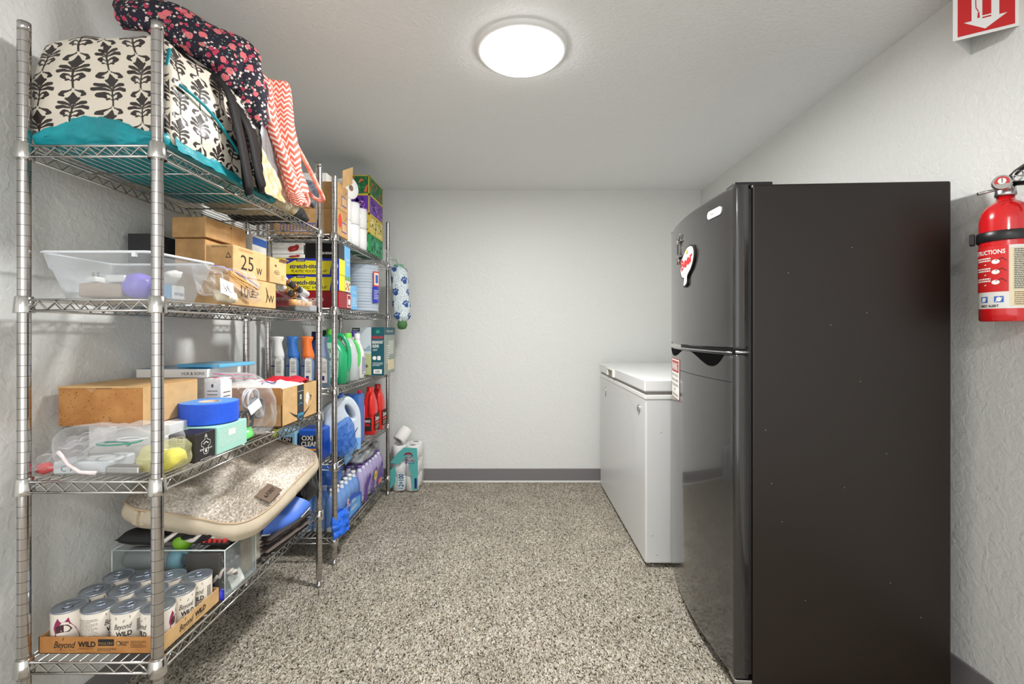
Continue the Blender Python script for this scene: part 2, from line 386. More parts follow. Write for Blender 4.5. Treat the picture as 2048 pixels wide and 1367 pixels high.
# ================================================================ refrigerator
def fridge():
    A = Vector((0.7205, 1.42, 0)); ang = math.atan2(-0.06, 1.0)
    R = Matrix.Rotation(ang, 3, 'Z'); Wd, D, Ht = 0.70, 0.571, 1.5457
    # local: x = depth toward the wall, y = width toward the back of the room; origin = near front corner of the cabinet
    def T(x, y, z): return A + R @ Vector((x, y, z))
    ctr = T(D / 2, Wd / 2, 0)
    t = thing('refrigerator', (ctr.x, ctr.y, 0), 'tall black top-freezer refrigerator with glossy doors, near the right wall', 'refrigerator')
    def tb(mb, x0, x1, y0, y1, z0, z1, m, bev=0.0):
        return mb.box(x0 + A.x, x1 + A.x, y0 + A.y, y1 + A.y, z0, z1, m, bev, rot=ang, piv=(A.x, A.y, 0))
    b = MB(); tb(b, 0, D, 0, Wd, 0.03, Ht, M_blacks, 0.006); 
    rs = random.Random(9)
    for k in range(13): b.disc(rs.random() * .5 - .25, rs.random() * 1.3 - .65, .0011, .0009, plane(T(D / 2, 0, .8), R @ V(1, 0, 0), (0, 0, 1)), M_signw if k % 4 else M_cream, .0006, 6)
    b.build('cabinet', t)
    for x in (0.05, D - 0.05):
        for y in (0.05, Wd - 0.05): MB().cyl(T(x, y, 0), T(x, y, 0.04), 0.018, M_black).build('leveling_foot', t)
    b = MB(); tb(b, -0.012, 0.001, 0.008, Wd - 0.008, 0.06, Ht - 0.012, mat('door gasket black', (16, 15, 16), 0.5)); b.build('gasket', t)
    def bow(y): q = 2 * y / Wd - 1; return 0.033 * (1 - q * q)
    def door(z0, z1, name):
        d = MB(); n = 28; th = 0.054; r = 0.012
        def section(z, ins):
            pts = [T(-0.012, ins * 0.3, z)]
            # near side then rounded corner then bowed front
            pts.append(T(-th + r, 0 + ins * 0.3, z)); 
            for k in range(1, 5):
                a = k / 5 * PI / 2; pts.append(T(-th + r - r * math.sin(a) + 0, ins * 0.3 + r - r * math.cos(a), z))
            for k in range(n + 1):
                y = r + (Wd - 2 * r) * k / n; pts.append(T(-th - bow(y) + ins + bow(r), y, z))
            for k in range(4, 0, -1):
                a = k / 5 * PI / 2; pts.append(T(-th + r - r * math.sin(a), Wd - ins * 0.3 - r + r * math.cos(a), z))
            pts.append(T(-th + r, Wd - ins * 0.3, z)); pts.append(T(-0.012, Wd - ins * 0.3, z)); return pts
        levels = [(z0, 0.006), (z0 + 0.005, 0.001), (z0 + 0.012, 0), (z1 - 0.012, 0), (z1 - 0.005, 0.001), (z1, 0.006)]
        S = [section(z, i) for z, i in levels]; m = len(S[0]); vs = [p for q in S for p in q]; fs = []
        for k in range(len(S) - 1):
            for i in range(m):
                j = (i + 1) % m; fs.append([k * m + j, k * m + i, (k + 1) * m + i, (k + 1) * m + j])
        d.add(vs, fs, M_blackg, True); d.add(S[0], [list(range(m))], M_blackg); d.add(S[-1], [list(range(m))[::-1]], M_blackg)
        return d.build(name, t)
    up = door(1.048, Ht, 'freezer_door'); lo = door(0.05, 1.030, 'fridge_door')
    def dp(y, z):      # point frame on the bowed front
        def f(a, b, d=0.0):
            yy = y - a; return T(-0.054 - bow(yy) + bow(0.012) - d, yy, z + b)
        return f
    # badge
    b = MB(); pl = dp(0.115, 1.488); oval = []
    for s_, cx in ((1, 0.033), (-1, -0.033)):
        for k in range(9):
            a = -PI / 2 + PI * k / 8; oval.append((cx + s_ * math.cos(a) * 0.013, s_ * math.sin(a) * 0.013 * 1))
    b.poly(oval, pl, M_signw, 0.0005, 0.003); b.text('PHILCO', 0, 0, 0.009, pl, mat('badge letter grey', (90, 90, 92), 0.4), w=0.05, off=0.004)
    b.build('badge', up)
    # top trim of fridge door, two hand recesses painted as flat black shade
    b = MB(); P = dp(Wd / 2, 1.0)
    PD = mat('painted pocket shade', (5, 5, 5), 0.9, spec=0.05)
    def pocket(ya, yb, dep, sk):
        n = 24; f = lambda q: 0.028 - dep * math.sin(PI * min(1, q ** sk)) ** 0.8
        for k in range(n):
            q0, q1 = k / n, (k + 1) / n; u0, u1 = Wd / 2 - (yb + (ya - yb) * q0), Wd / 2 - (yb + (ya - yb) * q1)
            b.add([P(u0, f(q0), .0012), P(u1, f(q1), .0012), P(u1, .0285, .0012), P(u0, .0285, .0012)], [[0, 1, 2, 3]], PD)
    pocket(0.06, 0.33, 0.042, 1.9); b.build('hand_pocket_shade', lo); b = MB(); pocket(0.44, 0.69, 0.030, 0.8); b.build('hand_pocket_shade', lo); b = MB()
    for k in range(20):    # trim seam
        b.rect(Wd / 2 - (0.02 + (k + 0.5) * 0.033), -0.055, 0.034, 0.0022, P, M_black, 0.0008)
    b.build('trim_seam', lo)
    b = MB()
    vs = []
    pts = [T(-0.056 - bow(y) + bow(0.012) - 0.001, y, 1.036) for y in [0.01 + 0.5 * k / 14 for k in range(15)]]
    b.tube(pts, 0.0028, M_steel, 8); b.tube([T(-0.05, -0.002, 1.038), T(-0.01, -0.002, 1.038)], 0.0045, M_steel, 8)
    b.build('grip_strip', t)
    # hinge cover on top, lower hinge
    b = MB(); tb(b, -0.045, 0.07, 0.02, 0.09, Ht, Ht + 0.014, M_black, 0.004); b.cyl(T(-0.03, 0.04, Ht), T(-0.03, 0.04, Ht + 0.012), 0.014, M_black)
    b.build('hinge_cover', t)
    b = MB(); tb(b, -0.05, 0.0, 0.0, 0.05, 0.034, 0.046, M_steel, 0.002); b.build('bottom_hinge', t)
    # kick grille behind the door
    b = MB(); tb(b, -0.03, 0.0, 0.03, Wd - 0.03, 0.012, 0.045, M_black); b.build('kick_plate', t)
    # things stuck on the doors
    b = MB(); pq = dp(0.562, 0.917); pl = lambda x, y, d=0.0: pq(x * 3.0, y * 1.13, d)
    [b.rect(-.031 + .062 * (k + .5) / 8, -0.012, 0.0078, 0.148, pl, mat('sticker red edge', (168, 40, 36), 0.5), 0.001) for k in range(8)]; [b.rect(-.0295 + .059 * (k + .5) / 8, -0.012, 0.00745, 0.142, pl, M_paper, 0.0015) for k in range(8)]
    [b.rect(-.026 + .052 * (k + .5) / 8, 0.034, 0.0066, 0.042, pl, mat('sticker red', (178, 44, 40), 0.5), 0.0022) for k in range(8)]; b.text('WARNING', 0, 0.034, 0.026, pl, M_paper, w=0.044, off=0.0034, bold=0.02)
    for i, s_ in enumerate(('ANY FOOD', 'PLACED IN HERE', 'WILL BE EATEN', 'AT', 'YOUR RISK')):
        b.text(s_, 0, 0.002 - i * 0.018, 0.009, pl, M_ink, w=min(0.048, 0.006 * len(s_)), off=0.0032)
    o = b.build('warning_sticker'); tag(o, 'white warning sticker with a red heading, stuck low on the fridge door edge', 'sticker')
    # beer magnet
    b = MB(); pq = dp(0.345, 1.357); pl = lambda x, y, d=0.0: pq(x * 1.75 + y * .12, y * 0.70 + x * .25, d)
    out = [(0.0, 0.085), (0.03, 0.075), (0.045, 0.045), (0.048, 0.0), (0.036, -0.045), (0.012, -0.075), (0.01, -0.115), (-0.012, -0.12), (-0.01, -0.08), (-0.03, -0.06), (-0.045, -0.02), (-0.042, 0.03), (-0.028, 0.06)]
    def smooth(p, n=4):
        r = []
        for i in range(len(p)):
            a, b_, c, d = p[i - 1], p[i], p[(i + 1) % len(p)], p[(i + 2) % len(p)]
            for k in range(n):
                q = k / n
                r.append(tuple(0.5 * (2 * b_[z] + (c[z] - a[z]) * q + (2 * a[z] - 5 * b_[z] + 4 * c[z] - d[z]) * q * q + (3 * b_[z] - a[z] - 3 * c[z] + d[z]) * q ** 3) for z in (0, 1)))
        return r
    b.poly(smooth(out), pl, M_black, 0.002, 0.006); b.poly([(x * 0.9, y * 0.92) for x, y in smooth(out)], pl, M_paper, 0.0082)
    b.text('Beer', 0, 0.014, 0.056, pl, M_signred, w=0.078, off=0.0092, bold=0.03, rot=0.12)
    for i, s_ in enumerate(('ITS WHATS FOR', 'BREAKFAST')): b.text(s_, 0, -0.028 - i * 0.014, 0.008, pl, mat('print green', (40, 90, 60), 0.6), w=0.06 - i * 0.02, off=0.0092)
    b.disc(0.0, 0.062, 0.008, 0.010, pl, mat('beer gold', (212, 180, 80), 0.5), 0.0092)
    o = b.build('beer_magnet'); tag(o, 'white oval magnet with red Beer lettering on the black freezer door', 'magnet')
    # bottle-opener magnet
    b = MB(); pq = dp(0.475, 1.432); pl = lambda x, y, d=0.0: pq(x * 2.2, y * 0.86, d)
    sil = mat('pewter', (150, 146, 142), 0.35, 0.9)
    b.poly(smooth([(0, 0.03), (0.011, 0.022), (0.011, -0.03), (0.006, -0.045), (-0.006, -0.045), (-0.011, -0.03), (-0.011, 0.022)]), pl, sil, 0.001, 0.006)
    b.rect(0, 0, 0.009, 0.05, pl, M_black, 0.0078)
    for q in ([(0.0, 0.03), (0.018, 0.062)], [(0.0, 0.03), (-0.016, 0.06)], [(0.008, 0.03), (0.024, 0.032)], [(-0.008, 0.03), (-0.022, 0.03)], [(0.006, -0.036), (0.02, -0.04)], [(-0.006, -0.036), (-0.02, -0.04)], [(0.003, -0.04), (0.008, -0.07)], [(-0.003, -0.04), (-0.006, -0.07)]):
        b.tube([pl(q[0][0], q[0][1], 0.005), pl(q[1][0], q[1][1], 0.005)], 0.0022, sil)
    o = b.build('animal_magnet'); tag(o, 'small silver and black long-bodied magnet with spread legs on the freezer door', 'magnet')
fridge()
# ================================================================ chest freezer
def chest():
    x0, x1, y0, y1 = 0.612, 1.30, 2.19, 3.33
    t = thing('chest_freezer', ((x0 + x1) / 2, (y0 + y1) / 2, 0), 'white chest freezer behind the black refrigerator', 'freezer')
    b = MB(); b.box(x0, x1, y0, y1, 0.02, 0.79, M_white, 0.008); b.box(x0 - 0.003, x1, y0 - 0.003, y1, 0.785, 0.806, M_offw, 0.003)
    F_ = plane((x0, (y0 + y1) / 2, 0.5), (0, -1, 0), (0, 0, 1)); N2 = FR(x0, x1, y0, 0, 0.8)
    scr = mat('scuff grey', (176, 174, 170), 0.6)
    b.stroke([(0.26, 0.2), (0.33, 0.14), (0.36, 0.09), (0.37, -0.02), (0.365, -0.06)], 0.0016, F_, scr)
    b.stroke([(0.20, 0.27), (0.42, 0.2)], 0.0012, F_, scr)
    for x, y in ((-0.31, -0.25), (-0.29, -0.34), (-0.22, -0.3), (-0.31, -0.385), (-0.2, 0.1), (-0.27, 0.23)):
        b.disc(x, y, 0.006, 0.002, N2, scr, rot=x * 9)
    b.build('body', t)
    b = MB(); b.box(x0 + 0.004, x1, y0 + 0.004, y1, 0.806, 0.820, M_gasket, 0.003); b.build('gasket', t)
    b = MB(); b.box(x0 - 0.006, x1, y0 - 0.006, y1, 0.820, 0.877, M_lidw, 0.006); lid = b.build('lid', t)
    b = MB(); px = x0 - 0.006; cy = 2.93
    b.box(px - 0.012, px + 0.001, cy - 0.10, cy - 0.07, 0.824, 0.87, M_offw, 0.003); b.box(px - 0.012, px + 0.001, cy + 0.07, cy + 0.1, 0.824, 0.87, M_offw, 0.003)
    b.box(px - 0.013, px + 0.001, cy - 0.10, cy + 0.1, 0.862, 0.872, M_offw, 0.003); b.box(px - 0.002, px + 0.001, cy - 0.07, cy + 0.07, 0.826, 0.862, mat('handle brass brown', (128, 104, 66), 0.4))
    b.build('handle', lid)
    b = MB(); P = plane((x0, 3.14, 0.70), (0, -1, 0), (0, 0, 1)); b.disc(0, 0, 0.018, 0.03, P, M_steel, 0.001, 24, 0, 0.002); b.disc(0, 0, 0.011, 0.022, P, M_white, 0.0035, 24)
    b.build('badge', t)
    b = MB(); P = plane((x0, 2.30, 0.725), (0, -1, 0), (0, 0, 1)); b.disc(0, 0, 0.019, 0.019, P, M_steel, 0.001, 24, 0, 0.005); b.disc(0, 0, 0.012, 0.012, P, M_gasket, 0.0065, 24); b.rect(0, 0, 0.003, 0.014, P, M_black, 0.0075)
    b.build('lock', t)
    for x in (x0 + 0.06, x1 - 0.06):
        for y in (y0 + 0.06, y1 - 0.06): MB().cyl((x, y, 0), (x, y, 0.025), 0.02, M_black).build('foot', t)
chest()
# ================================================================ fire extinguisher
def extinguisher():
    cx, cy, r = 1.3125, 1.255, 0.052; z0 = 1.127
    t = thing('fire_extinguisher', (cx, cy, z0), 'red fire extinguisher strapped to the right wall', 'fire extinguisher')
    b = MB(); b.loft([(z0, r * .93, r * .93), (z0 + .004, r, r), (z0 + .03, r, r), (z0 + .268, r, r), (z0 + .29, r * .93, r * .93), (z0 + .305, r * .78, r * .78), (z0 + .318, r * .5, r * .5), (z0 + .322, r * .36, r * .36), (z0 + .338, r * .34, r * .34)], M_red, 48, o=(cx, cy, 0))
    body = b.build('cylinder', t)
    facing = math.atan2(-cy, -cx)      # toward the middle of the aisle
    P = cylpl(cx, cy, r, z0, facing - 0.12); b = MB()
    def wrap(xa, xb, ya, yb, m, d):
        n = 14; b.grid(lambda u, v: P(xa + (xb - xa) * u, ya + (yb - ya) * v, d), n, 1, m)
    LW = 0.09
    wrap(-0.075, 0.075, 0.034, 0.198, mat('label silver white', (226, 224, 220), 0.45), 0.0004)
    wrap(-0.075, 0.012, 0.078, 0.198, mat('label red', (205, 30, 30), 0.4), 0.0008)
    wrap(0.014, 0.062, 0.04, 0.19, M_cream, 0.0008)
    wrap(0.02, 0.062, 0.082, 0.19, mat('label grey print', (206, 200, 180), 0.6), 0.001)
    b.text('INSTRUCTIONS', -0.035, 0.183, 0.011, P, M_paper, w=0.082, off=0.0014, bold=0.02)
    for i, y in enumerate((0.16, 0.133, 0.106)):
        b.rect(-0.03, y + 0.014, 0.084, 0.0012, P, M_ink, 0.0012)
        b.lines(-0.042, y + 0.004, 0.04, 0.012, 2, P, M_paper, 0.0013, 0.6, i)
        b.disc(-0.018 + 0.006, y - 0.003, 0.008, 0.006, P, M_paper, 0.0014)
        b.stroke([(-0.012, y), (0.0, y + 0.006), (0.008, y - 0.002)], 0.0014, P, M_ink, 0.0016)
        b.stroke([(-0.036, y - 0.01), (-0.016, y - 0.003)], 0.002, P, M_paper, 0.0014)
    for x in (-0.038, -0.006):
        b.rect(x, 0.058, 0.018, 0.016, P, M_blue, 0.001); b.disc(x, 0.058, 0.005, 0.006, P, M_paper, 0.0014); b.stroke([(x - 0.006, 0.052), (x + 0.006, 0.062)], 0.002, P, M_paper, 0.0015)
    b.text('FIRST ALERT', -0.026, 0.041, 0.006, P, M_ink, w=0.04, off=0.0013, bold=0.02)
    b.lines(0.041, 0.136, 0.038, 0.104, 22, P, M_ink, 0.0013, 0.4, 5); b.lines(0.041, 0.06, 0.038, 0.036, 7, P, mat('print brown', (110, 80, 50), 0.6), 0.0012, 0.4, 6)
    b.build('instruction_label', body)
    # strap, bracket
    b = MB(); zc = z0 + 0.212
    b.loft([(zc, r + .003, r + .003), (zc + 0.002, r + .0045, r + .0045), (zc + .024, r + .0045, r + .0045), (zc + .026, r + .003, r + .003)], mat('strap black', (26, 26, 27), 0.35), 40, cap=False, o=(cx, cy, 0))
    b.obox(Vector((cx - 0.045, cy - 0.0 + 0.045, zc + 0.013)), V(.7, .7, 0), V(0, 0, 1), V(.7, -.7, 0), 0.03, 0.03, 0.012, M_black, 0.003)
    b.box(cx + r - 0.004, WALL_R, cy - 0.02, cy + 0.02, z0 + 0.02, z0 + 0.3, M_black)
    b.build('wall_bracket', t)
    # valve
    zt = z0 + 0.338; b = MB()
    b.loft([(zt - .004, .021, .021), (zt, .022, .022), (zt + .022, .02, .02), (zt + .026, .014, .014), (zt + .04, .013, .013)], M_steel, 20, o=(cx, cy, 0))
    b.cyl((cx - 0.005, cy - .01, zt + .012), (cx - 0.03, cy - .03, zt + .022), .012, M_steel); b.cyl((cx, cy, zt + 0.02), (cx - .055, cy + .02, zt + 0.008), 0.004, M_steel)
    b.build('valve', t)
    b = MB(); c0 = V(cx - 0.034, cy - 0.02, zt + 0.024); d = V(-0.55, -0.8, 0.1).normalized()
    b.cyl(c0, c0 + d * 0.013, 0.0185, mat('gauge bezel', (190, 186, 182), 0.15, 1.0), 24); u = d.cross(V(0, 0, 1)).normalized() * -1; G = plane(c0 + d * 0.013, V(0, 0, 1).cross(d), (0, 0, 1))
    b.disc(0, 0, 0.0145, 0.0145, G, M_signred, 0.0005, 24); b.disc(0, 0.002, 0.008, 0.008, G, M_paper, 0.001, 20); b.rect(0, 0.004, 0.0014, 0.013, G, M_ink, 0.0015)
    b.build('pressure_gauge', t)
    b = MB(); a = V(cx, cy, zt + 0.03)
    b.tube([a + V(-.012, -.012, 0), a + V(.0, -.03, .024), a + V(.012, -.08, .05), a + V(.02, -.13, .052)], 0.0065, M_black, 8, flat=1.8)
    b.tube([a + V(.0, -.012, -.004), a + V(.012, -.05, -.012), a + V(.02, -.1, -.05)], 0.006, M_black, 8, flat=1.6)
    b.build('lever', t)
    b = MB(); ring = [a + V(-.004 + .013 * math.cos(q), -.035 - .004 * math.sin(q), .01 + .013 * math.sin(q)) for q in [2 * PI * k / 18 for k in range(18)]]
    b.tube(ring, 0.0018, M_steel, 6, closed=True); b.cyl(a + V(-.02, -.034, .01), a + V(.015, -.036, .01), 0.0016, M_steel); b.build('pull_pin', t)
extinguisher()
# ================================================================ V sign on the wall
def sign():
    zb, zt = 1.930, 2.115; ap = V(1.256, 1.345, 0); n1 = V(1.3695, 1.274, 0); n2 = V(1.3695, 1.4116, 0)
    t = thing('fire_extinguisher_sign', (1.33, 1.345, zb), 'red and white projecting sign with a down arrow, high on the right wall', 'sign')
    def panel(A, B, name):
        A = A.copy(); B = B.copy(); u = (B - A).normalized(); L = (B - A).length; n = u.cross(V(0, 0, 1))
        b = MB(); c = (A + B) / 2 + V(0, 0, (zb + zt) / 2); b.obox(c - n * 0.001, u, V(0, 0, 1), n, L, zt - zb, 0.002, M_signw)
        P = plane(c, u, (0, 0, 1)); H2 = (zt - zb) / 2
        b.rect(0.001, 0.0, L - 0.018, zt - zb - 0.016, P, M_signred, 0.0006)
        y = lambda k: -H2 + k
        b.poly([(-0.028, y(.085 + .08)), (-0.028, y(.044)), (-0.044, y(.044)), (0.0, y(.014)), (0.044, y(.044)), (0.028, y(.044)), (0.028, y(.085 + .08))], P, M_signw, 0.001)
        b.rect(0.003, y(.052 + .055), 0.018, .11, P, M_signred, 0.0014); b.rect(0.003, y(.046), 0.018, 0.004, P, M_signred, 0.0014)
        b.stroke([(-0.02, y(.11)), (-0.019, y(.078)), (-0.014, y(.066))], 0.002, P, M_signred, 0.0014); b.poly([(-0.015, y(.064)), (-0.012, y(.064)), (-0.011, y(.048)), (-0.0165, y(.048))], P, M_signred, 0.0014)
        b.build(name, t)
    panel(ap, n1, 'near_panel')
    panel(n2, ap, 'far_panel')
    b = MB(); b.tube([V(1.32, 1.30, zb + .2), V(1.34, 1.272, zb + .158), V(1.335, 1.262, zb + 0.1)], 0.003, mat('sign cord blue', (40, 40, 120), 0.5)) if False else None
sign()
# ================================================================ wire shelving
def shelf_unit(name, x0, x1, y0, y1, zs, top, label, mirror=False):
    t = thing(name, ((x0 + x1) / 2, (y0 + y1) / 2, 0), label, 'shelving unit', None)
    pr = 0.0127
    for x in (x0, x1):
        for y in (y0, y1):
            b = MB(); z = 0.03; g = .0006
            while z < top:
                z2 = min(z + 0.0254, top); b.loft([(z + g, pr, pr), (z2 - g, pr, pr)], M_post, 18, cap=z2 >= top, o=(x, y, 0))
                if z2 < top: b.loft([(z2 - g, pr * .97, pr * .97), (z2 + g, pr * .97, pr * .97)], M_groove, 12, cap=False, o=(x, y, 0))
                z = z2
            p = b.build('post', t)
            b = MB(); b.loft([(0.0, .011, .011), (0.006, .0135, .0135), (0.012, .0135, .0135), (.016, .009, .009), (.032, .009, .009)], M_steel, 16, o=(x, y, 0)); b.build('leveling_foot', p)
    wr = 0.0029; pr2 = pr + 0.006
    for z in zs:
        b = MB(); zl = z - 0.028; zu = z - wr
        ax0, ax1, ay0, ay1 = x0 + pr2, x1 - pr2, y0 + pr2, y1 - pr2
        runs = [((ax0, y0 - .004), (ax1, y0 - .004)), ((x1 + .004, ay0), (x1 + .004, ay1)), ((ax0, y1 + .004), (ax1, y1 + .004)), ((x0 - .004, ay0), (x0 - .004, ay1))]
        for (ax, ay), (bx, by) in runs:
            for zz in (zu, zl): b.tube([(ax, ay, zz), (bx, by, zz)], wr, M_chrome, 8)
            L = math.hypot(bx - ax, by - ay); n = max(4, round(L / 0.040)); pts = []
            for k in range(2 * n + 1):
                q = k / (2 * n); pts.append((ax + (bx - ax) * q, ay + (by - ay) * q, zu - .003 if k % 2 else zl + .003))
            b.tube(pts, 0.0021, M_chrome, 6)
        nx = 13
        for k in range(nx):
            x = x0 + (x1 - x0) * (k + 0.5) / nx; b.tube([(x, y0 - .004, z - .0014), (x, y1 + .004, z - .0014)], 0.0014, M_chrome, 5)
        for k in range(1, 5):
            y = y0 + (y1 - y0) * k / 5; b.tube([(x0 - .004, y, z - .0056), (x1 + .004, y, z - .0056)], 0.0028, M_chrome, 6)
        s_ = b.build('wire_shelf', t)
        for x in (x0, x1):
            for y in (y0, y1):
                b = MB(); b.loft([(z - .034, pr + .0065, pr + .0065), (z - .032, pr + .0072, pr + .0072), (z + .004, pr + .0045, pr + .0045), (z + .006, pr + .002, pr + .002)], M_chrome, 20, o=(x, y, 0)); b.build('collar', s_)
    return t
ZA = (1.540, 1.178, 0.750, 0.325); ZB = (1.562, 1.213, 0.833, 0.475, 0.128)
U1 = (-1.157, -0.842, 1.11, 2.03); U2 = (-1.165, -0.850, 2.225, 3.165)
shelf_unit('wire_shelving_unit', *U1, ZA, 1.83, 'chrome wire shelving unit nearest the viewer, loaded with bags, boxes and cans')
shelf_unit('wire_shelving_unit', *U2, ZB, 1.838, 'second chrome wire shelving unit, standing closer to the back wall')
# ================================================================ stuff on the shelves: materials
K_card = mat('kraft card', (203, 158, 104), 0.8, var=0.10, vscale=30, bump=0.1, bscale=300)
K_card2 = mat('kraft card lighter', (216, 176, 122), 0.8, var=0.08, vscale=25)
K_old = mat('kraft card speckled', (176, 118, 62), 0.85, col2=(196, 140, 82), vscale=18)
K_tape = mat('packing tape', (190, 142, 84), 0.25)
FILM = film('clear plastic film', (250, 250, 252), 0.05, 0.9, 0.10)
FILM2 = film('frosted bin plastic', (226, 230, 234), 0.27, 0.8, 0.3)
ACR = film('clear acrylic', (226, 234, 234), 0.02, 0.8, 0.05)
FILMB = film('blue shrink film', (90, 150, 232), 0.2, 0.9, 0.12)
FILMT = film('teal printed film', (120, 190, 186), 0.40, 0.9, 0.15)
TEAL = mat('teal woven plastic', (20, 160, 172), 0.38, bump=0.35, bscale=140, var=0.15, vscale=14)
STRAP = mat('black nylon webbing', (14, 13, 14), 0.6, bump=0.5, bscale=500, spec=0.25)
FL = {}
def carton(name, label, cat, x0, x1, y0, y1, z0, z1, m, rot=0.0, group=None, front=None, side=None, top=None, bev=0.002, tape=None, piv=None, extra=None):
    """closed box; front/side/top draw on the -Y, +X and top faces"""
    b = MB(); R = Matrix.Rotation(rot, 3, 'Z'); c = V((x0 + x1) / 2, (y0 + y1) / 2, 0)
    def rp(o, u, v):
        o = Vector(o); o = c + R @ (o - c); return plane(o, R @ Vector(u), R @ Vector(v))
    b.box(x0, x1, y0, y1, z0, z1, m, bev, rot=rot, seg=1)
    xm, ym, zm = (x0 + x1) / 2, (y0 + y1) / 2, (z0 + z1) / 2; w, d, h = x1 - x0, y1 - y0, z1 - z0
    if front: front(b, rp((xm, y0, zm), (1, 0, 0), (0, 0, 1)), w, h)
    if side: side(b, rp((x1, ym, zm), (0, 1, 0), (0, 0, 1)), d, h)
    if top: top(b, rp((xm, ym, z1), (1, 0, 0), (0, 1, 0)), w, d)
    o = b.build(name); tag(o, label, cat, group)
    if tape:
        tb_ = MB(); tape(tb_, rp, x0, x1, y0, y1, z0, z1); tb_.build('tape', o)
    return o
# ---------------------------------------------------------------- damask print as a distance field
def damask(U, Vv):
    px, py = 0.074, 0.094
    col = np.floor(U / px); x = (U / px - col - 0.5); y = Vv / py + 0.5 * (np.mod(col, 2)); y = y - np.floor(y) - 0.5
    ax = np.abs(x) * px / 1.12; yy = y * py / 1.02; P = []
    def seg(a, b, r0, r1):
        ax_, ay = a; bx, by = b; dx, dy = bx - ax_, by - ay; l2 = dx * dx + dy * dy + 1e-12
        t = np.clip(((ax - ax_) * dx + (yy - ay) * dy) / l2, 0, 1)
        P.append(np.hypot(ax - ax_ - t * dx, yy - ay - t * dy) - (r0 + (r1 - r0) * t))
    def curve(pts, rs):
        for i in range(len(pts) - 1): seg(pts[i], pts[i + 1], rs[i], rs[i + 1])
    m = 0.001
    # spade in the middle
    curve([(0, 34 * m), (0, 26 * m), (0, 17 * m), (0, 10 * m), (0, 2 * m)], [0.4 * m, 4.5 * m, 9 * m, 7.5 * m, .5 * m])
    # fan of leaves under it
    curve([(2 * m, -6 * m), (8 * m, 1 * m), (17 * m, 6 * m), (24 * m, 7 * m)], [.8 * m, 2.2 * m, 4.0 * m, 3.6 * m])
    curve([(2 * m, -10 * m), (10 * m, -7 * m), (19 * m, -4 * m), (28 * m, -6 * m)], [.8 * m, 2.2 * m, 3.8 * m, 4.4 * m])
    curve([(1.5 * m, -2 * m), (5 * m, 8 * m), (12 * m, 17 * m)], [.6 * m, 1.9 * m, 2.5 * m])
    # heart curls
    curve([(2 * m, -24 * m), (8 * m, -17 * m), (16 * m, -16 * m), (20 * m, -21 * m), (15 * m, -25 * m)], [.6 * m, 1.8 * m, 3.8 * m, 4.4 * m, 3.6 * m])
    curve([(3 * m, -33 * m), (8 * m, -29 * m), (12 * m, -31 * m)], [.6 * m, 1.7 * m, 2.4 * m])
    curve([(3 * m, 40 * m), (9 * m, 36 * m), (18 * m, 33 * m), (22 * m, 27 * m), (17 * m, 24 * m)], [.6 * m, 1.6 * m, 3.6 * m, 3.8 * m, 2.4 * m])
    curve([(1.2 * m, -4 * m), (1.2 * m, -46 * m)], [.7 * m, .9 * m]); curve([(1 * m, 46 * m), (4 * m, 37 * m)], [.7 * m, .6 * m])
    r = P[0]
    for q in P[1:]: r = np.minimum(r, q)
    return -r * 1000.0 + 0.35
def ink_mat(name, base, ink, rough=0.45, bump=0.2, spot=None):
    m = mat(name, base, rough, bump=bump, bscale=110); N, L = nt(m); b = N['Principled BSDF']
    at = N.new('ShaderNodeAttribute'); at.attribute_name = 'ink'
    r = N.new('ShaderNodeMapRange'); r.inputs[1].default_value = -0.35; r.inputs[2].default_value = 0.35
    L.new(at.outputs['Fac'], r.inputs[0]); mx = N.new('ShaderNodeMix'); mx.data_type = 'RGBA'
    mx.inputs[6].default_value = lin(base); mx.inputs[7].default_value = lin(ink); L.new(r.outputs[0], mx.inputs[0]); L.new(mx.outputs[2], b.inputs['Base Color']); return m
M_dam = ink_mat('damask print', (226, 216, 200), (50, 42, 40), 0.36)
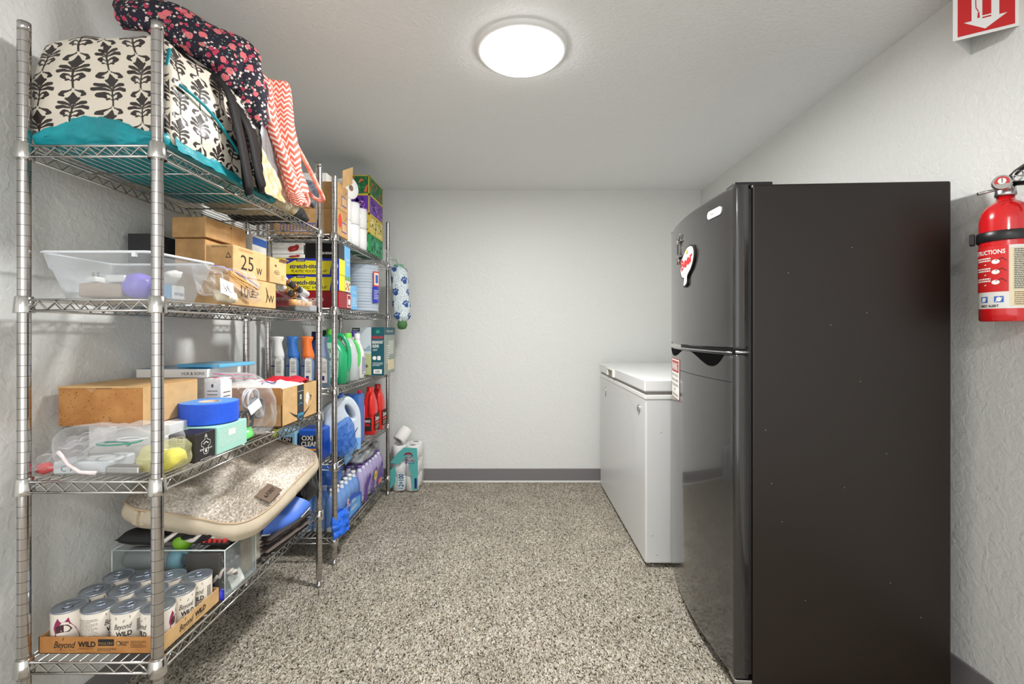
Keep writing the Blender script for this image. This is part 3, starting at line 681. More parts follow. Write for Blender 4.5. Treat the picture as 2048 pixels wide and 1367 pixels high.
# ================================================================ top shelf, near unit
def damask_bag():
    zb = 1.543
    t = thing('shopping_bag', (-1.0, 1.39, zb), 'bulging cream shopping bag with black damask print and teal edging', 'bag')
    def dfm(q):
        x, y, z = q; u = (y + 0.265) / 0.53; zt = (z + 0.14) / 0.28
        x2 = x + (0.022 * math.sin(PI * min(1, max(0, zt))) if x > 0 else -0.004 * math.sin(PI * zt)) - (0.03 * zt if x > 0 else 0) * (1 - u)
        y2 = y + 0.012 * math.sin(zt * PI) * (1 if y > 0 else -1) + (0.03 * (zt) if y < 0 else 0)
        z2 = z
        if zt > 0.4: z2 = z - (zt - 0.4) * (0.018 * math.sin((x + 0.16) * 9) + 0.10 * max(0, u - 0.70) * 2.5 + 0.05 * max(0, 0.10 - (x + 0.16)) * 7 * (1 - 0))
        if zt < 0.35: x2 += 0.0
        return V(x2, y2, z2)
    b = MB(); b.ink = damask
    c = (-0.994, 1.395, zb + 0.150)
    soft(b, (c[0]-.008, c[1], c[2]+.004), (0.330, 0.53, 0.290), 40, M_dam, rnd=0.075, amp=0.012, fr=7.5, seed=3, deform=dfm, faces=['-y', '+x', '+z', '+y', '-x'], fine={'-y': 120, '+x': 150, '+z': 90})
    body = b.build('printed_panel', t)
    # teal gusset along the floor of the bag, spilling at the front
    b = MB(); soft(b, (-0.996, 1.392, zb + 0.023), (0.32, 0.54, 0.032), 40, TEAL, rnd=0.45, amp=0.006, fr=16, seed=8)
    # crumpled apron at the near face
    b.grid(lambda u, v: V(-1.145 + 0.285 * u, 1.128 - 0.012 * math.sin(v * PI) + 0.006 * noise.noise(V(u * 9, v * 5, 2)), zb + 0.004 + v * (0.018 + 0.052 * math.sin(PI * (u * 0.82 + 0.12)) ** 1.3) + 0.006 * noise.noise(V(u * 14, v * 6, 1))), 40, 10, TEAL)
    b.grid(lambda u, v: V(-0.822 - 0.012 * v + 0.004 * noise.noise(V(u * 9, v * 5, 7)), 1.15 + 0.44 * u, zb + 0.002 + v * (0.045 - 0.028 * u) + 0.003 * noise.noise(V(u * 16, v * 3, 4))), 40, 8, TEAL)
    b.build('gusset', t)
    # teal piping on the edges
    b = MB()
    def edge(pts, r=0.0042): b.tube(pts, r, TEAL, 6)
    cor = [V(-0.843 - 0.006 + 0.004 * math.sin(k), 1.125 + 0.0035 * k, zb + 0.01 + 0.030 * k) for k in range(9)]
    edge(cor); b.build('piping', t); b = MB()
    edge([V(-1.152 + .0004 * k * k, 1.130 + 0.003 * k, zb + 0.02 + 0.026 * k) for k in range(9)])
    b.build('piping', t); b = MB()
    edge([V(-0.824 + 0.006 * math.sin(k * 0.5), 1.16 + 0.042 * k, zb + 0.165 + 0.012 * math.sin(k * 0.7) - 0.011 * k) for k in range(10)])
    b.build('piping', t)
    # long black handles hanging over the aisle side
    for k, (ya, dz) in enumerate(((1.335, -0.014), (1.405, 0.012))):
        b = MB(); P = [V(-0.90, ya - 0.03, zb + 0.285 - k * .03), V(-0.84, ya - 0.01, zb + 0.272 - k * .03), V(-0.808, ya + .004, zb + 0.225 - k * .03), V(-0.794, ya + 0.02, zb + 0.14), V(-0.788, ya + 0.04, zb + 0.06), V(-0.786, ya + 0.062, zb + 0.0 + dz), V(-0.796, ya + 0.068, zb - 0.003 + dz), V(-0.800, ya + .062, zb + 0.07), V(-0.804, ya + .055, zb + 0.13), V(-0.812, ya + .05, zb + 0.19)]
        pts = []
        for i in range(len(P) - 1):
            for q in range(4): 
                f = q / 4; a0 = P[max(i - 1, 0)]; a1 = P[i]; a2 = P[i + 1]; a3 = P[min(i + 2, len(P) - 1)]
                pts.append(0.5 * ((2 * a1) + (a2 - a0) * f + (2 * a0 - 5 * a1 + 4 * a2 - a3) * f * f + (3 * a1 - a0 - 3 * a2 + a3) * f ** 3))
        pts.append(P[-1])
        vs = []
        for i, p in enumerate(pts):
            n_ = V(1, 0, 0) if i > 6 else V(0.3, 0, 1).normalized(); tg = (pts[min(i + 1, len(pts) - 1)] - pts[max(i - 1, 0)]).normalized(); sd = tg.cross(V(1, 0, 0)); sd = sd.normalized() if sd.length > .1 else V(0, 1, 0)
            vs += [p - sd * 0.023 - V(.0012, 0, 0), p + sd * 0.023 - V(.0012, 0, 0), p + sd * 0.023 + V(.0012, 0, 0), p - sd * 0.023 + V(.0012, 0, 0)]
        fs = [[i * 4 + j, i * 4 + (j + 1) % 4, i * 4 + 4 + (j + 1) % 4, i * 4 + 4 + j] for i in range(len(pts) - 1) for j in range(4)]
        b.add(vs, fs, STRAP, True); b.build('handle', t)
damask_bag()
# silver/clear plastic-lined bag with gold print behind it
M_gold = mat('gold leaf print', (196, 170, 108), 0.4, metal=0.2, col2=(222, 214, 196), vscale=45, bump=0.4, bscale=60)
M_foil = mat('silver lining', (150, 152, 154), 0.3, metal=0.5, bump=0.5, bscale=30)
def silver_bag():
    t = thing('insulated_bag', (-0.96, 1.70, 1.543), 'silver and gold patterned tote bag sagging between the damask bag and the coral bag', 'bag')
    b = MB()
    soft(b, (-0.975, 1.735, 1.605), (0.30, 0.20, 0.12), 26, M_gold, rnd=0.3, amp=0.012, fr=12, seed=5); b.build('body', t)
    sp = lambda u, v: V(-0.80 - 0.02 * v * v + 0.007 * noise.noise(V(u * 8, v * 8, 0)), 1.49 + 0.20 * u + 0.02 * v, 1.548 + v * (0.33 - 0.28 * u) + 0.004 * noise.noise(V(u * 11, v * 3, 3)))
    b = MB()
    for fl in (False, True):
        b.grid(lambda u, v: sp(u, v * .42), 24, 8, M_gold, flip=fl); b.grid(lambda u, v: sp(u, .42 + v * .58), 24, 12, M_foil, flip=fl)
    b.build('side_panel', t)
    b = MB(); b.tube([V(-0.798 + 0.004 * noise.noise(V(k, 0, 0)), 1.49 + 0.011 * k, 1.88 - 0.0185 * k) for k in range(19)], 0.004, M_paper, 6); b.build('binding', t)
silver_bag()
# floral bag: flat fabric slumped over the others
def floral_mat():
    m = mat('floral cotton', (34, 30, 48), 0.8, bump=0.15, bscale=200); N, L = nt(m); b = N['Principled BSDF']
    tc = N.new('ShaderNodeTexCoord'); prev = None; base = None
    layers = [(70, 0.28, (235, 215, 210)), (46, 0.30, (196, 60, 92)), (30, 0.32, (238, 120, 128)), (95, 0.22, (112, 140, 120))]
    col = None
    for i, (scl, rad, c) in enumerate(layers):
        mp = N.new('ShaderNodeMapping'); mp.inputs['Location'].default_value = (i * 1.7, i * 2.3, i * 0.6); L.new(tc.outputs['Object'], mp.inputs[0])
        v = N.new('ShaderNodeTexVoronoi'); v.inputs['Scale'].default_value = scl; L.new(mp.outputs[0], v.inputs['Vector'])
        n = N.new('ShaderNodeTexNoise'); n.inputs['Scale'].default_value = scl * 3; L.new(mp.outputs[0], n.inputs['Vector'])
        a = N.new('ShaderNodeMath'); a.operation = 'MULTIPLY_ADD'; a.inputs[1].default_value = 0.35; L.new(n.outputs['Fac'], a.inputs[0]); L.new(v.outputs['Distance'], a.inputs[2])
        g = N.new('ShaderNodeMath'); g.operation = 'LESS_THAN'; g.inputs[1].default_value = rad + 0.17; L.new(a.outputs[0], g.inputs[0])
        mx = N.new('ShaderNodeMix'); mx.data_type = 'RGBA'; L.new(g.outputs[0], mx.inputs[0]); mx.inputs[7].default_value = lin(c)
        if col is None: mx.inputs[6].default_value = lin((34, 30, 48))
        else: L.new(col, mx.inputs[6])
        col = mx.outputs[2]
    L.new(col, b.inputs['Base Color']); return m
M_floral = floral_mat()
def sheet_body(name, outline_fn, m, th, parent=None, n=40, nv=14):
    """double-sided soft sheet following fn(u,v)->point, with thickness bulge"""
    b = MB(); e = 1e-3
    def nrm(u, v):
        a = outline_fn(min(1, u + e), v) - outline_fn(max(0, u - e), v); c = outline_fn(u, min(1, v + e)) - outline_fn(u, max(0, v - e)); k = a.cross(c)
        return k.normalized() if k.length > 1e-12 else V(0, 0, 1)
    def f(u, v, s):
        k = (1 - abs(2 * u - 1) ** 5) ** 0.5 * (1 - abs(2 * v - 1) ** 5) ** 0.5
        return outline_fn(u, v) + nrm(u, v) * (s * th / 2 * k)
    b.grid(lambda u, v: f(u, v, 1), n, nv, m, us=1, vs_=1); b.grid(lambda u, v: f(u, v, -1), n, nv, m, us=1, vs_=1, flip=True)
    return b
def floral_bag():
    # runs from a tip above the damask bag to the aisle, then drops down
    top = [W(232, 12, 1.36), W(290, 20, 1.38), W(352, 26, 1.40), W(425, 66, 1.44), W(505, 98, 1.49), W(520, 140, 1.50), W(527, 200, 1.52), W(533, 262, 1.54)]
    bot = [W(244, 60, 1.33), W(300, 66, 1.35), W(352, 92, 1.37), W(425, 140, 1.41), W(455, 190, 1.45), W(472, 200, 1.47), W(492, 225, 1.50), W(512, 262, 1.53)]
    def ip(L_, u):
        k = u * (len(L_) - 1); i = min(int(k), len(L_) - 2); f = k - i; a0 = L_[max(i - 1, 0)]; a1 = L_[i]; a2 = L_[i + 1]; a3 = L_[min(i + 2, len(L_) - 1)]
        return 0.5 * ((2 * a1) + (a2 - a0) * f + (2 * a0 - 5 * a1 + 4 * a2 - a3) * f * f + (3 * a1 - a0 - 3 * a2 + a3) * f ** 3)
    def fn(u, v):
        p = ip(bot, u).lerp(ip(top, u), v); w_ = noise.noise_vector(V(u * 7, v * 3, 1.3)) * 0.012
        return p + V(0.0, 0.05 * math.sin(PI * v) * -0.4, 0) + w_
    t = thing('tote_bag', tuple(W(400, 110, 1.42)), 'dark tote bag with pink and white flowers slumped on top of the damask bag', 'bag')
    sheet_body('x', fn, M_floral, 0.07, n=60, nv=16).build('body', t)
    b = MB(); b.tube([W(352, 98, 1.36), W(395, 135, 1.38), W(430, 152, 1.41), W(455, 190, 1.44), W(470, 210, 1.46)], 0.008, STRAP, 6, flat=2.2); b.build('handle', t)
floral_bag()
def chevron_mat():
    m = mat('coral chevron', (232, 110, 92), 0.7, bump=0.15, bscale=200); N, L = nt(m); b = N['Principled BSDF']; uv = N.new('ShaderNodeUVMap'); uv.uv_map = 'UVMap'
    sp = N.new('ShaderNodeSeparateXYZ'); L.new(uv.outputs[0], sp.inputs[0])
    def mth(op, a, c=None, d=None):
        n = N.new('ShaderNodeMath'); n.operation = op
        for i, q in enumerate((a, c, d)):
            if q is None: continue
            if isinstance(q, (int, float)): n.inputs[i].default_value = q
            else: L.new(q, n.inputs[i])
        return n.outputs[0]
    tri = mth('PINGPONG', mth('MULTIPLY', sp.outputs[0], 9.0), 0.5)
    y = mth('ADD', mth('MULTIPLY', sp.outputs[1], 26.0), mth('MULTIPLY', tri, 1.5))
    g = mth('GREATER_THAN', mth('FRACT', y), 0.58)
    mx = N.new('ShaderNodeMix'); mx.data_type = 'RGBA'; L.new(g, mx.inputs[0]); mx.inputs[6].default_value = lin((228, 98, 80)); mx.inputs[7].default_value = lin((246, 222, 208)); L.new(mx.outputs[2], b.inputs['Base Color']); return m
M_chev = chevron_mat()
def coral_bag():
    L1 = [W(518, 142, 1.50), W(521, 200, 1.52), W(530, 262, 1.55), W(556, 330, 1.60), W(578, 385, 1.64), W(590, 412, 1.66)]
    R1 = [W(580, 166, 1.60), W(574, 215, 1.60), W(577, 262, 1.62), W(590, 330, 1.66), W(600, 385, 1.69), W(606, 408, 1.70)]
    def ip(L_, u):
        k = u * (len(L_) - 1); i = min(int(k), len(L_) - 2); return L_[i].lerp(L_[i + 1], k - i)
    def fn(u, v):
        p = ip(R1, 1 - v).lerp(ip(L1, 1 - v), 1 - u); return p + V(0.012 * math.sin(u * PI * 3 + v * 2), 0.02 * math.sin(u * PI), 0.004 * math.sin(v * 17 + u * 4))
    t = thing('tote_bag', tuple(W(560, 300, 1.6)), 'coral and white chevron tote bag hanging off the aisle edge of the top shelf', 'bag')
    sheet_body('x', fn, M_chev, 0.05, n=26, nv=44).build('body', t)
    M_chs = mat('coral cord', (240, 176, 156), 0.7, col2=(222, 104, 88), vscale=70)
    for P in ([(572, 255, 1.62), (598, 300, 1.66), (622, 345, 1.72), (643, 388, 1.76), (646, 400, 1.78), (636, 400, 1.78), (622, 390, 1.76), (598, 352, 1.70), (588, 330, 1.67)],
              [(584, 300, 1.66), (598, 345, 1.69), (610, 380, 1.72), (617, 403, 1.74), (612, 411, 1.73), (600, 400, 1.71), (590, 372, 1.68), (583, 340, 1.66)]):
        b = MB(); pts = [W(*q) for q in P]; sm = []
        for i in range(len(pts) - 1):
            for k in range(4):
                f = k / 4; a0 = pts[max(i - 1, 0)]; a1 = pts[i]; a2 = pts[i + 1]; a3 = pts[min(i + 2, len(pts) - 1)]
                sm.append(0.5 * ((2 * a1) + (a2 - a0) * f + (2 * a0 - 5 * a1 + 4 * a2 - a3) * f * f + (3 * a1 - a0 - 3 * a2 + a3) * f ** 3))
        b.tube(sm, 0.0075, M_chs, 8); b.build('cord_handle', t)
coral_bag()
# dark bags and cloth at the far end of the top shelf
def dark_cloth():
    t = thing('reusable_bag', (-0.97, 1.90, 1.543), 'crumpled dark grey bag at the far end of the top shelf, under coral cords', 'bag')
    b = MB(); soft(b, (-0.99, 1.89, 1.575), (0.27, 0.16, 0.055), 24, M_blk2, rnd=0.4, amp=0.014, fr=16, seed=11); b.build('body', t)
    b = MB(); pillow(b, W(612, 385, 1.80), (0.35, 0.9, 0), (0.1, 0.2, 1), 0.10, 0.10, 0.035, mat('slate cloth', (70, 74, 82), 0.7, bump=0.3, bscale=40), n=16, amp=0.012, fr=22, seed=4)
    b.build('side_pocket', t)
    b = MB(); pillow(b, W(601, 378, 1.745), (0.2, 0.9, 0), (0, 0.15, 1), 0.022, 0.05, 0.012, mat('mint green cloth', (98, 190, 140), 0.6), n=8, amp=0.004); b.build('tag', t)
dark_cloth()
b = MB(); pillow(b, (-1.115, 1.33, 1.86), (1, 0, .1), (0, .6, 1), 0.10, 0.09, 0.05, mat('red nylon', (176, 40, 44), 0.4), n=14, amp=.004, p=3)
tag(b.build('pouch'), 'small red pouch peeking out behind the damask bag, at the wall', 'pouch')
b = MB(); b.box(-1.16, -0.98, 1.42, 1.56, 1.85, 1.862, M_black, .003, rot=-.1)
tag(b.build('folded_bag'), 'flat black folded bag lying on top of the damask bag', 'bag')
# ================================================================ second shelf, near unit (deck z 1.178)
Z2 = 1.180
def tub():
    t = thing('storage_bin', (-1.0, 1.24, Z2), 'open translucent white plastic storage bin at the near end of the second shelf', 'storage bin')
    x0, x1, y0, y1 = -1.105, -0.895, 1.150, 1.325; h = 0.112; fl = 0.040
    def ringp(z, out, r=0.02):
        pts = []; o = out
        for cx, cy, a0 in ((x1 + o - r, y1 + o * .5 - r, 0), (x0 - o + r, y1 + o * .5 - r, 90), (x0 - o + r, y0 - o * .5 + r, 180), (x1 + o * .5 - r, y0 - o * .5 + r, 270)):
            for k in range(6):
                a = math.radians(a0 + 90 * k / 5); pts.append(V(cx + r * math.cos(a), cy + r * math.sin(a), z))
        return pts
    b = MB(); lv = [(Z2, 0), (Z2 + .004, .002), (Z2 + .07, fl * .62), (Z2 + .074, fl * .66 + .004), (Z2 + h, fl)]
    S = [ringp(z, o) for z, o in lv]; n = len(S[0]); vs = [p for q in S for p in q]
    b.add(vs, [[k * n + i, k * n + (i + 1) % n, (k + 1) * n + (i + 1) % n, (k + 1) * n + i] for k in range(len(S) - 1) for i in range(n)], FILM2, True)
    b.add([p + V(0, 0, .001) for p in S[0]], [list(range(n))], FILM2); b.build('body', t)
    b = MB(); M_rim = mat('bin rim', (232, 236, 240), 0.3)
    b.tube(ringp(Z2 + h, fl + .002), 0.0035, M_rim, 6, closed=True); b.box(-0.915, -0.905, y0 - .026, y0 - .020, Z2 + h - .012, Z2 + h, M_rim); b.build('rim', t)
tub()
b = MB(); b.loft([(Z2 + .006, .012, .012), (Z2 + .012, .026, .026), (Z2 + .03, .034, .036), (Z2 + .045, .035, .036), (Z2 + .062, .026, .028), (Z2 + .07, .008, .008)], mat('lilac rubber', (138, 122, 226), 0.35, coat=.3), 24, o=(-0.962, 1.205, 0)); b.loft([(0, .012, .012), (.022, .008, .008), (.026, .011, .011)], mat('lilac rubber', (0, 0, 0)), 12, R=Matrix.Rotation(PI / 2, 3, 'Y'), o=(-0.932, 1.205, Z2 + .034))
tag(b.build('rubber_bulb'), 'lilac rubber bulb lying inside the translucent bin', 'bulb')
b = MB(); b.box(-1.09, -0.99, 1.175, 1.24, Z2 + .006, Z2 + .042, mat('tan packet', (206, 186, 164), 0.6, var=.1), .006, rot=.12)
tag(b.build('paper_packet'), 'tan paper packet inside the translucent bin', 'packet')
for k, (x, y, z, w_, l_) in enumerate(((-1.055, 1.185, Z2 + .044, .026, 'small white plug adapter with upright prongs inside the bin'), (-0.995, 1.185, Z2 + .044, .05, 'long white power adapter inside the bin'))):
    t = thing('plug_adapter', (x, y, z), l_, 'adapter'); b = MB(); b.box(x - w_ / 2, x + w_ / 2, y - .015, y + .015, z, z + .014 + .004 * k, M_offw, .004); b.build('housing', t)
    for q in (-.006, .006): bb = MB(); bb.box(x + q - .001, x + q + .001, y - .003, y + .003, z + .013 + .004 * k, z + .026, M_steel); bb.build('prong', t)
carton('medicine_box', 'white medicine box with a blue end at the aisle side of the bin', 'box', -0.918, -0.900, 1.205, 1.285, Z2 + .006, Z2 + .043, M_offw, side=lambda b, P, w_, h: (b.rect(-w_ * .3, 0, w_ * .38, h * .98, P, mat('print pale blue', (120, 170, 205), .5)), b.text('MATODIN', w_ * .22, -.004, .008, P, M_navy, w=w_ * .42)))
b = MB(); pillow(b, (-0.93, 1.27, Z2 + .062), (0, 1, .1), (.6, 0, .8), .06, .05, .02, M_paper, n=12, amp=.006)
tag(b.build('paper_sachet'), 'white paper sachet poking up at the aisle end of the bin', 'sachet')
# bag of wooden swabs with a written card
t = thing('zip_bag', (-0.86, 1.43, Z2), 'clear zip bag of wooden sticks leaning on the cartons beside the bin', 'plastic bag')
b = MB(); pillow(b, (-0.846, 1.395, Z2 + .064), (.12, 1, -.02), (-.25, .05, 1), .25, .092, .05, FILM, n=30, amp=.009, fr=22, seed=2); b.build('body', t)
b = MB(); b.tube([V(-0.858 + .005 * k, 1.34 + .026 * k, Z2 + .110 - .0042 * k * k * .24) for k in range(8)], .0016, mat('zip violet', (110, 96, 210), .4), 5); b.build('zip_track', t)
b = MB(); P = plane((-0.815, 1.335, Z2 + .044), (.12, 1, 0), (-.25, 0, 1)); b.rect(0, 0, .05, .045, P, M_paper, .0, .0006, rot=-.25)
for s_ in ([(-.015, .01), (-.006, -.006), (-.01, -.012), (.002, 0), (.008, -.006)], [(-.012, -.004), (.012, .008)], [(0, .012), (.004, -.01), (.014, -.012)]): b.stroke(s_, .0012, P, M_ink, .0012)
b.build('written_card', t)
b = MB(); SW = mat('bare wood sticks', (222, 172, 104), .6)
for k in range(9):
    y = 1.385; z = Z2 + .078 - .004 * (k % 5); x = -.820 + .003 * (k // 3); b.tube([V(x, y - .035, z + .018), V(x + .004, y + .085 + .003 * k, z - .028 + .004 * (k % 4))], .0022, SW, 5)
tag(b.build('wooden_stick_bundle'), 'bundle of pale wooden sticks inside the zip bag beside the bin', 'sticks')
b = MB(); pillow(b, (-0.835, 1.36, Z2 + .022), (.1, 1, 0), (-.5, 0, 1), .08, .035, .03, mat('tangle beige', (226, 214, 190), .7, bump=.6, bscale=90), n=14, amp=.006, fr=40)
tag(b.build('cotton_pad_roll'), 'cream cotton roll at the bottom of the stick bag', 'cotton')
# black boxes by the wall
carton('storage_box', 'black square box against the wall behind the translucent bin', 'box', -1.20, -1.12, 1.46, 1.62, Z2 + .12, Z2 + .225, mat('charcoal card', (52, 50, 52), .8), bev=.001, front=lambda b, P, w_, h: b.stroke([(-w_ * .3, h * .3), (0, -h * .05), (0, -h * .5)], .0008, P, mat('crease grey', (72, 70, 70), .8)))
carton('storage_box', 'dark brown flat box between the black box and the stacked cartons', 'box', -1.20, -1.085, 1.64, 1.90, Z2 + .12, Z2 + .212, mat('dark brown card', (70, 58, 52), .8))
carton('support_box', 'wide dark carton supporting the black boxes along the wall', 'box', -1.20, -1.09, 1.46, 1.90, Z2, Z2 + .119, mat('umber card', (92, 76, 62), .85))
def wrt(s, x, y, h, w_=None, rot=0): return lambda b, P, ww, hh: b.text(s, x, y, h, P, M_ink, w=w_, rot=rot)
carton('cardboard_box', 'plain brown carton at the bottom of the stack behind the stick bag', 'box', -1.083, -0.935, 1.50, 1.72, Z2, Z2 + .118, K_card)
carton('cardboard_box', 'brown carton with a black arrow mark, directly under the top carton', 'box', -1.083, -0.985, 1.50, 1.72, Z2 + .12, Z2 + .218, K_card,
       side=lambda b, P, w_, h: (b.stroke([(-.06, .03), (-.03, .0), (-.045, -.01), (-.02, .02), (-.05, .012)], .004, P, M_ink), b.lines(-.04, -.03, .05, .03, 4, P, M_ink)), front=lambda b, P, w_, h: b.stroke([(-.02, .045), (.012, -.01), (.03, -.045)], .0008, P, K_old))
carton('cardboard_box', 'brown carton topmost of the stack under the upper shelf', 'box', -1.083, -0.972, 1.49, 1.70, Z2 + .22, Z2 + .285, K_card, rot=-.04, side=lambda b, P, w_, h: (b.rect(w_ * .22, 0, .05, h, P, K_tape), b.rect(.02, .022, .006, .005, P, M_ink)))
carton('cardboard_box', 'small light carton marked 100 and W at the aisle edge of the second shelf', 'box', -0.985, -0.838, 1.385, 1.655, Z2, Z2 + .088, K_card2,
       side=lambda b, P, w_, h: (b.text('100', -.045, .002, .036, P, M_ink, w=.066, bold=-.006), b.text('W', .100, -.012, .026, P, M_ink), b.text(')', .072, .006, .04, P, M_ink), b.text('6', -.112, -.018, .016, P, M_ink), b.lines(.0, -.004, .045, .026, 3, P, M_ink), b.stroke([(.0, .04), (.01, .044), (.02, .035)], .001, P, K_old)))
carton('cardboard_box', 'small light carton marked 25 W resting on the carton marked 100', 'box', -0.925, -0.842, 1.41, 1.60, Z2 + .09, Z2 + .182, K_card2,
       side=lambda b, P, w_, h: (b.text('25', -.022, .0, .046, P, M_ink, w=.07, bold=-.006), b.text('W', .048, -.018, .022, P, M_ink), b.lines(-.03, .036, .08, .008, 2, P, K_old)),
       front=lambda b, P, w_, h: (b.rect(0, -.002, w_ * .94, h * .9, P, K_old, .0004), b.rect(0, -.002, w_ * .92, h * .88, P, K_card, .0007), b.lines(-.012, .02, .045, .034, 5, P, M_ink), b.text('RESTRICTIONS', .0, .04, .005, P, M_ink), b.poly([(.018, .006), (.036, .006), (.027, .024)], P, M_ink, .001), b.poly([(.0215, .0085), (.0325, .0085), (.027, .0195)], P, K_card, .0013), b.lines(0, -.022, .07, .03, 4, P, M_ink)))
def flapbox():
    o = carton('cardboard_box', 'tan carton with torn flaps and an oval stamp beside the boxed food wrap', 'box', -0.95, -0.838, 1.615, 1.73, Z2 + .09, Z2 + .178, K_card2,
       side=lambda b, P, w_, h: (b.text('w', -.02, .02, .014, P, M_ink), b.disc(-.01, -.005, .02, .007, P, M_ink, .0006), b.disc(-.01, -.005, .018, .0055, P, K_card2, .0009), b.text('KRAFT', -.01, -.005, .006, P, M_ink, off=.0012), b.lines(.03, -.02, .02, .02, 4, P, K_old)))
    b = MB(); b.obox(V(-.835, 1.70, Z2 + .176), V(0, 1, 0), V(.8, 0, .35).normalized(), V(-.35, 0, .8).normalized(), .05, .02, .002, K_card, 0); b.build('flap', o)
flapbox()
carton('white_box', 'small white and blue box behind the top carton, under the upper shelf', 'box', -1.08, -0.99, 1.78, 1.88, Z2, Z2 + .29, M_paper, side=lambda b, P, w_, h: b.rect(0, h * .42, w_, h * .1, P, M_blue))
b = MB(); b.obox(V(-0.885, 1.37, Z2 + .128), V(0.3, 1, -.05).normalized(), V(-.4, .1, .5).normalized(), V(.8, -.1, .6).normalized(), .07, .04, .004, M_blk2, .001)
# blister packs of batteries
def battery(p, d, name_parent, r=.0070, L=.044):
    b = MB(); p = Vector(p); d = Vector(d).normalized(); CU = mat('battery copper', (196, 126, 62), .3, .8); BK = mat('battery black', (36, 34, 34), .35)
    b.cyl(p, p + d * L * .32, r, CU, 14); b.cyl(p + d * L * .32, p + d * L, r, BK, 14); b.cyl(p + d * L, p + d * (L + .002), r * .35, M_steel, 8)
    return b.build('battery_cell', name_parent)
for (x, y, z, lab) in ((-0.85, 1.795, Z2 + .100, 'blister pack of copper-top batteries tilted against the boxed food wrap'), (-0.856, 1.80, Z2 + .068, 'lower blister pack of copper-top batteries under the tilted one')):
    t = thing('battery_pack', (x, y, z), lab, 'batteries'); d = V(.04, 1, -.24).normalized(); up = V(0, .24, 1).normalized()
    b = MB(); b.obox(V(x - .016, y, z), d, up, V(1, 0, 0), .29, .036, .0015, FILM)
    for sgn in (-1, 1):
        c0 = V(x, y, z) + d * (sgn * .09 - .035); secs = []
        for k in range(8): secs += [(k * .009, .009, .009), (k * .009 + .0045, .0135, .0135)]
        b.loft(secs, film('blister plastic', (235, 238, 240), .3, .95, .08), 16, R=d.to_track_quat('Z', 'Y').to_matrix(), o=c0)
    b.build('blister', t)
    battery(V(x, y, z) - d * .055, d, t, .0125, .062)
    battery(V(x, y, z) + d * .012, d, t, .0125, .055)
def organizer():
    t = thing('organizer_case', (-0.93, 1.90, Z2), 'clear plastic case of orange lids at the far end of the second shelf', 'case'); b = MB()
    b.box(-1.06, -0.836, 1.80, 1.985, Z2, Z2 + .052, ACR, .004); b.box(-1.055, -0.84, 1.805, 1.98, Z2 + .002, Z2 + .018, mat('smoky base', (84, 80, 78), .4), .003); b.build('case', t)
    for k in range(5):
        b = MB(); y = 1.825 + .034 * k; b.loft([(Z2 + .02, .015, .015), (Z2 + .046, .015, .015)], mat('orange lid', (226, 158, 92), .4), 16, o=(-.858, y, 0)); b.build('lid_jar', t)
    b = MB(); b.box(-.9, -.834, 1.93, 1.99, Z2 + .004, Z2 + .03, mat('grey latch', (150, 152, 156), .4), .004); b.build('latch', t)
organizer()
# ================================================================ third shelf, near unit (deck z 0.750)
Z3 = 0.7515
carton('parcel_box', 'long white printed carton holding up the speckled brown box', 'box', -1.15, -0.93, 1.27, 1.50, Z3, Z3 + .098, M_offw,
       side=lambda b, P, w_, h: (b.text('alcohol', -.01, .02, .014, P, M_navy, shear=.3), b.rect(.06, .03, .03, .012, P, M_ink), b.rect(-.08, -.01, .05, .03, P, mat('pale pink print', (226, 190, 196), .6))))
def speck(b, P, w_, h):
    r = random.Random(4); D = mat('dirt specks', (96, 62, 36), .9)
    for k in range(170):
        x = (r.random() - .5) * w_ * .96; y = (r.random() ** 1.6 - .5) * h * .92
        if x > w_ * .15 and r.random() < .6: continue
        b.disc(x, y, .0005 + r.random() * .0011, .0005 + r.random() * .0009, P, D, .0006, 6)
    b.poly([(-.04, .047), (-.012, .047), (-.02, .036)], P, mat('torn paper', (190, 150, 110), .9), .001)
    b.stroke([(-.01, .047), (.03, .047)], .0016, P, M_ink)
o = carton('cardboard_box', 'long brown speckled cardboard box with a torn lid edge, near end of the third shelf', 'box', -1.20, -0.978, 1.237, 1.452, Z3 + .100, Z3 + .204, K_old, front=speck, side=lambda b, P, w_, h: b.rect(0, 0, w_ - .002, h - .002, P, K_card2, .0004), top=lambda b, P, w_, h: b.rect(0, 0, w_ - .002, h - .002, P, K_card2, .0004), bev=.0015)
b = MB(); b.box(-1.200, -0.978, 1.234, 1.237, Z3 + .2, Z3 + .2055, K_card2); b.build('lid_edge', o)
# router and toothbrush bag at the front
t = thing('zip_bag', (-1.0, 1.18, Z3), 'large wrinkled clear plastic bag of electronics at the near end of the third shelf', 'plastic bag')
b = MB(); soft(b, (-1.0, 1.192, Z3 + .056), (.275, .125, .088), 34, FILM, rnd=.42, amp=.012, fr=15, seed=21, deform=lambda q: V(q.x, q.y, q.z * (1 + .32 * math.sin((q.x + .14) * 11)))); b.build('body', t)
b = MB(); pillow(b, (-1.09, 1.16, Z3 + .058), (1, .1, .35), (0, 1, .5), .14, .10, .03, FILM, n=22, amp=.012, fr=26, seed=31); b.build('folded_flap', t)
carton('router', 'flat silver-grey router lying inside the clear bag', 'router', -1.115, -0.985, 1.135, 1.225, Z3 + .004, Z3 + .034, mat('router grey', (196, 202, 204), .35), rot=.06, bev=.004, top=lambda b, P, w_, h: (b.text('SHIELD', .01, .0, .012, P, M_paper), b.disc(-.04, .02, .006, .003, P, M_ink)), front=lambda b, P, w_, h: (b.text('C 7', -.03, 0, .014, P, mat('mid grey print', (120, 124, 126), .5)), b.disc(-.042, 0, .0, .0, P, M_ink)))
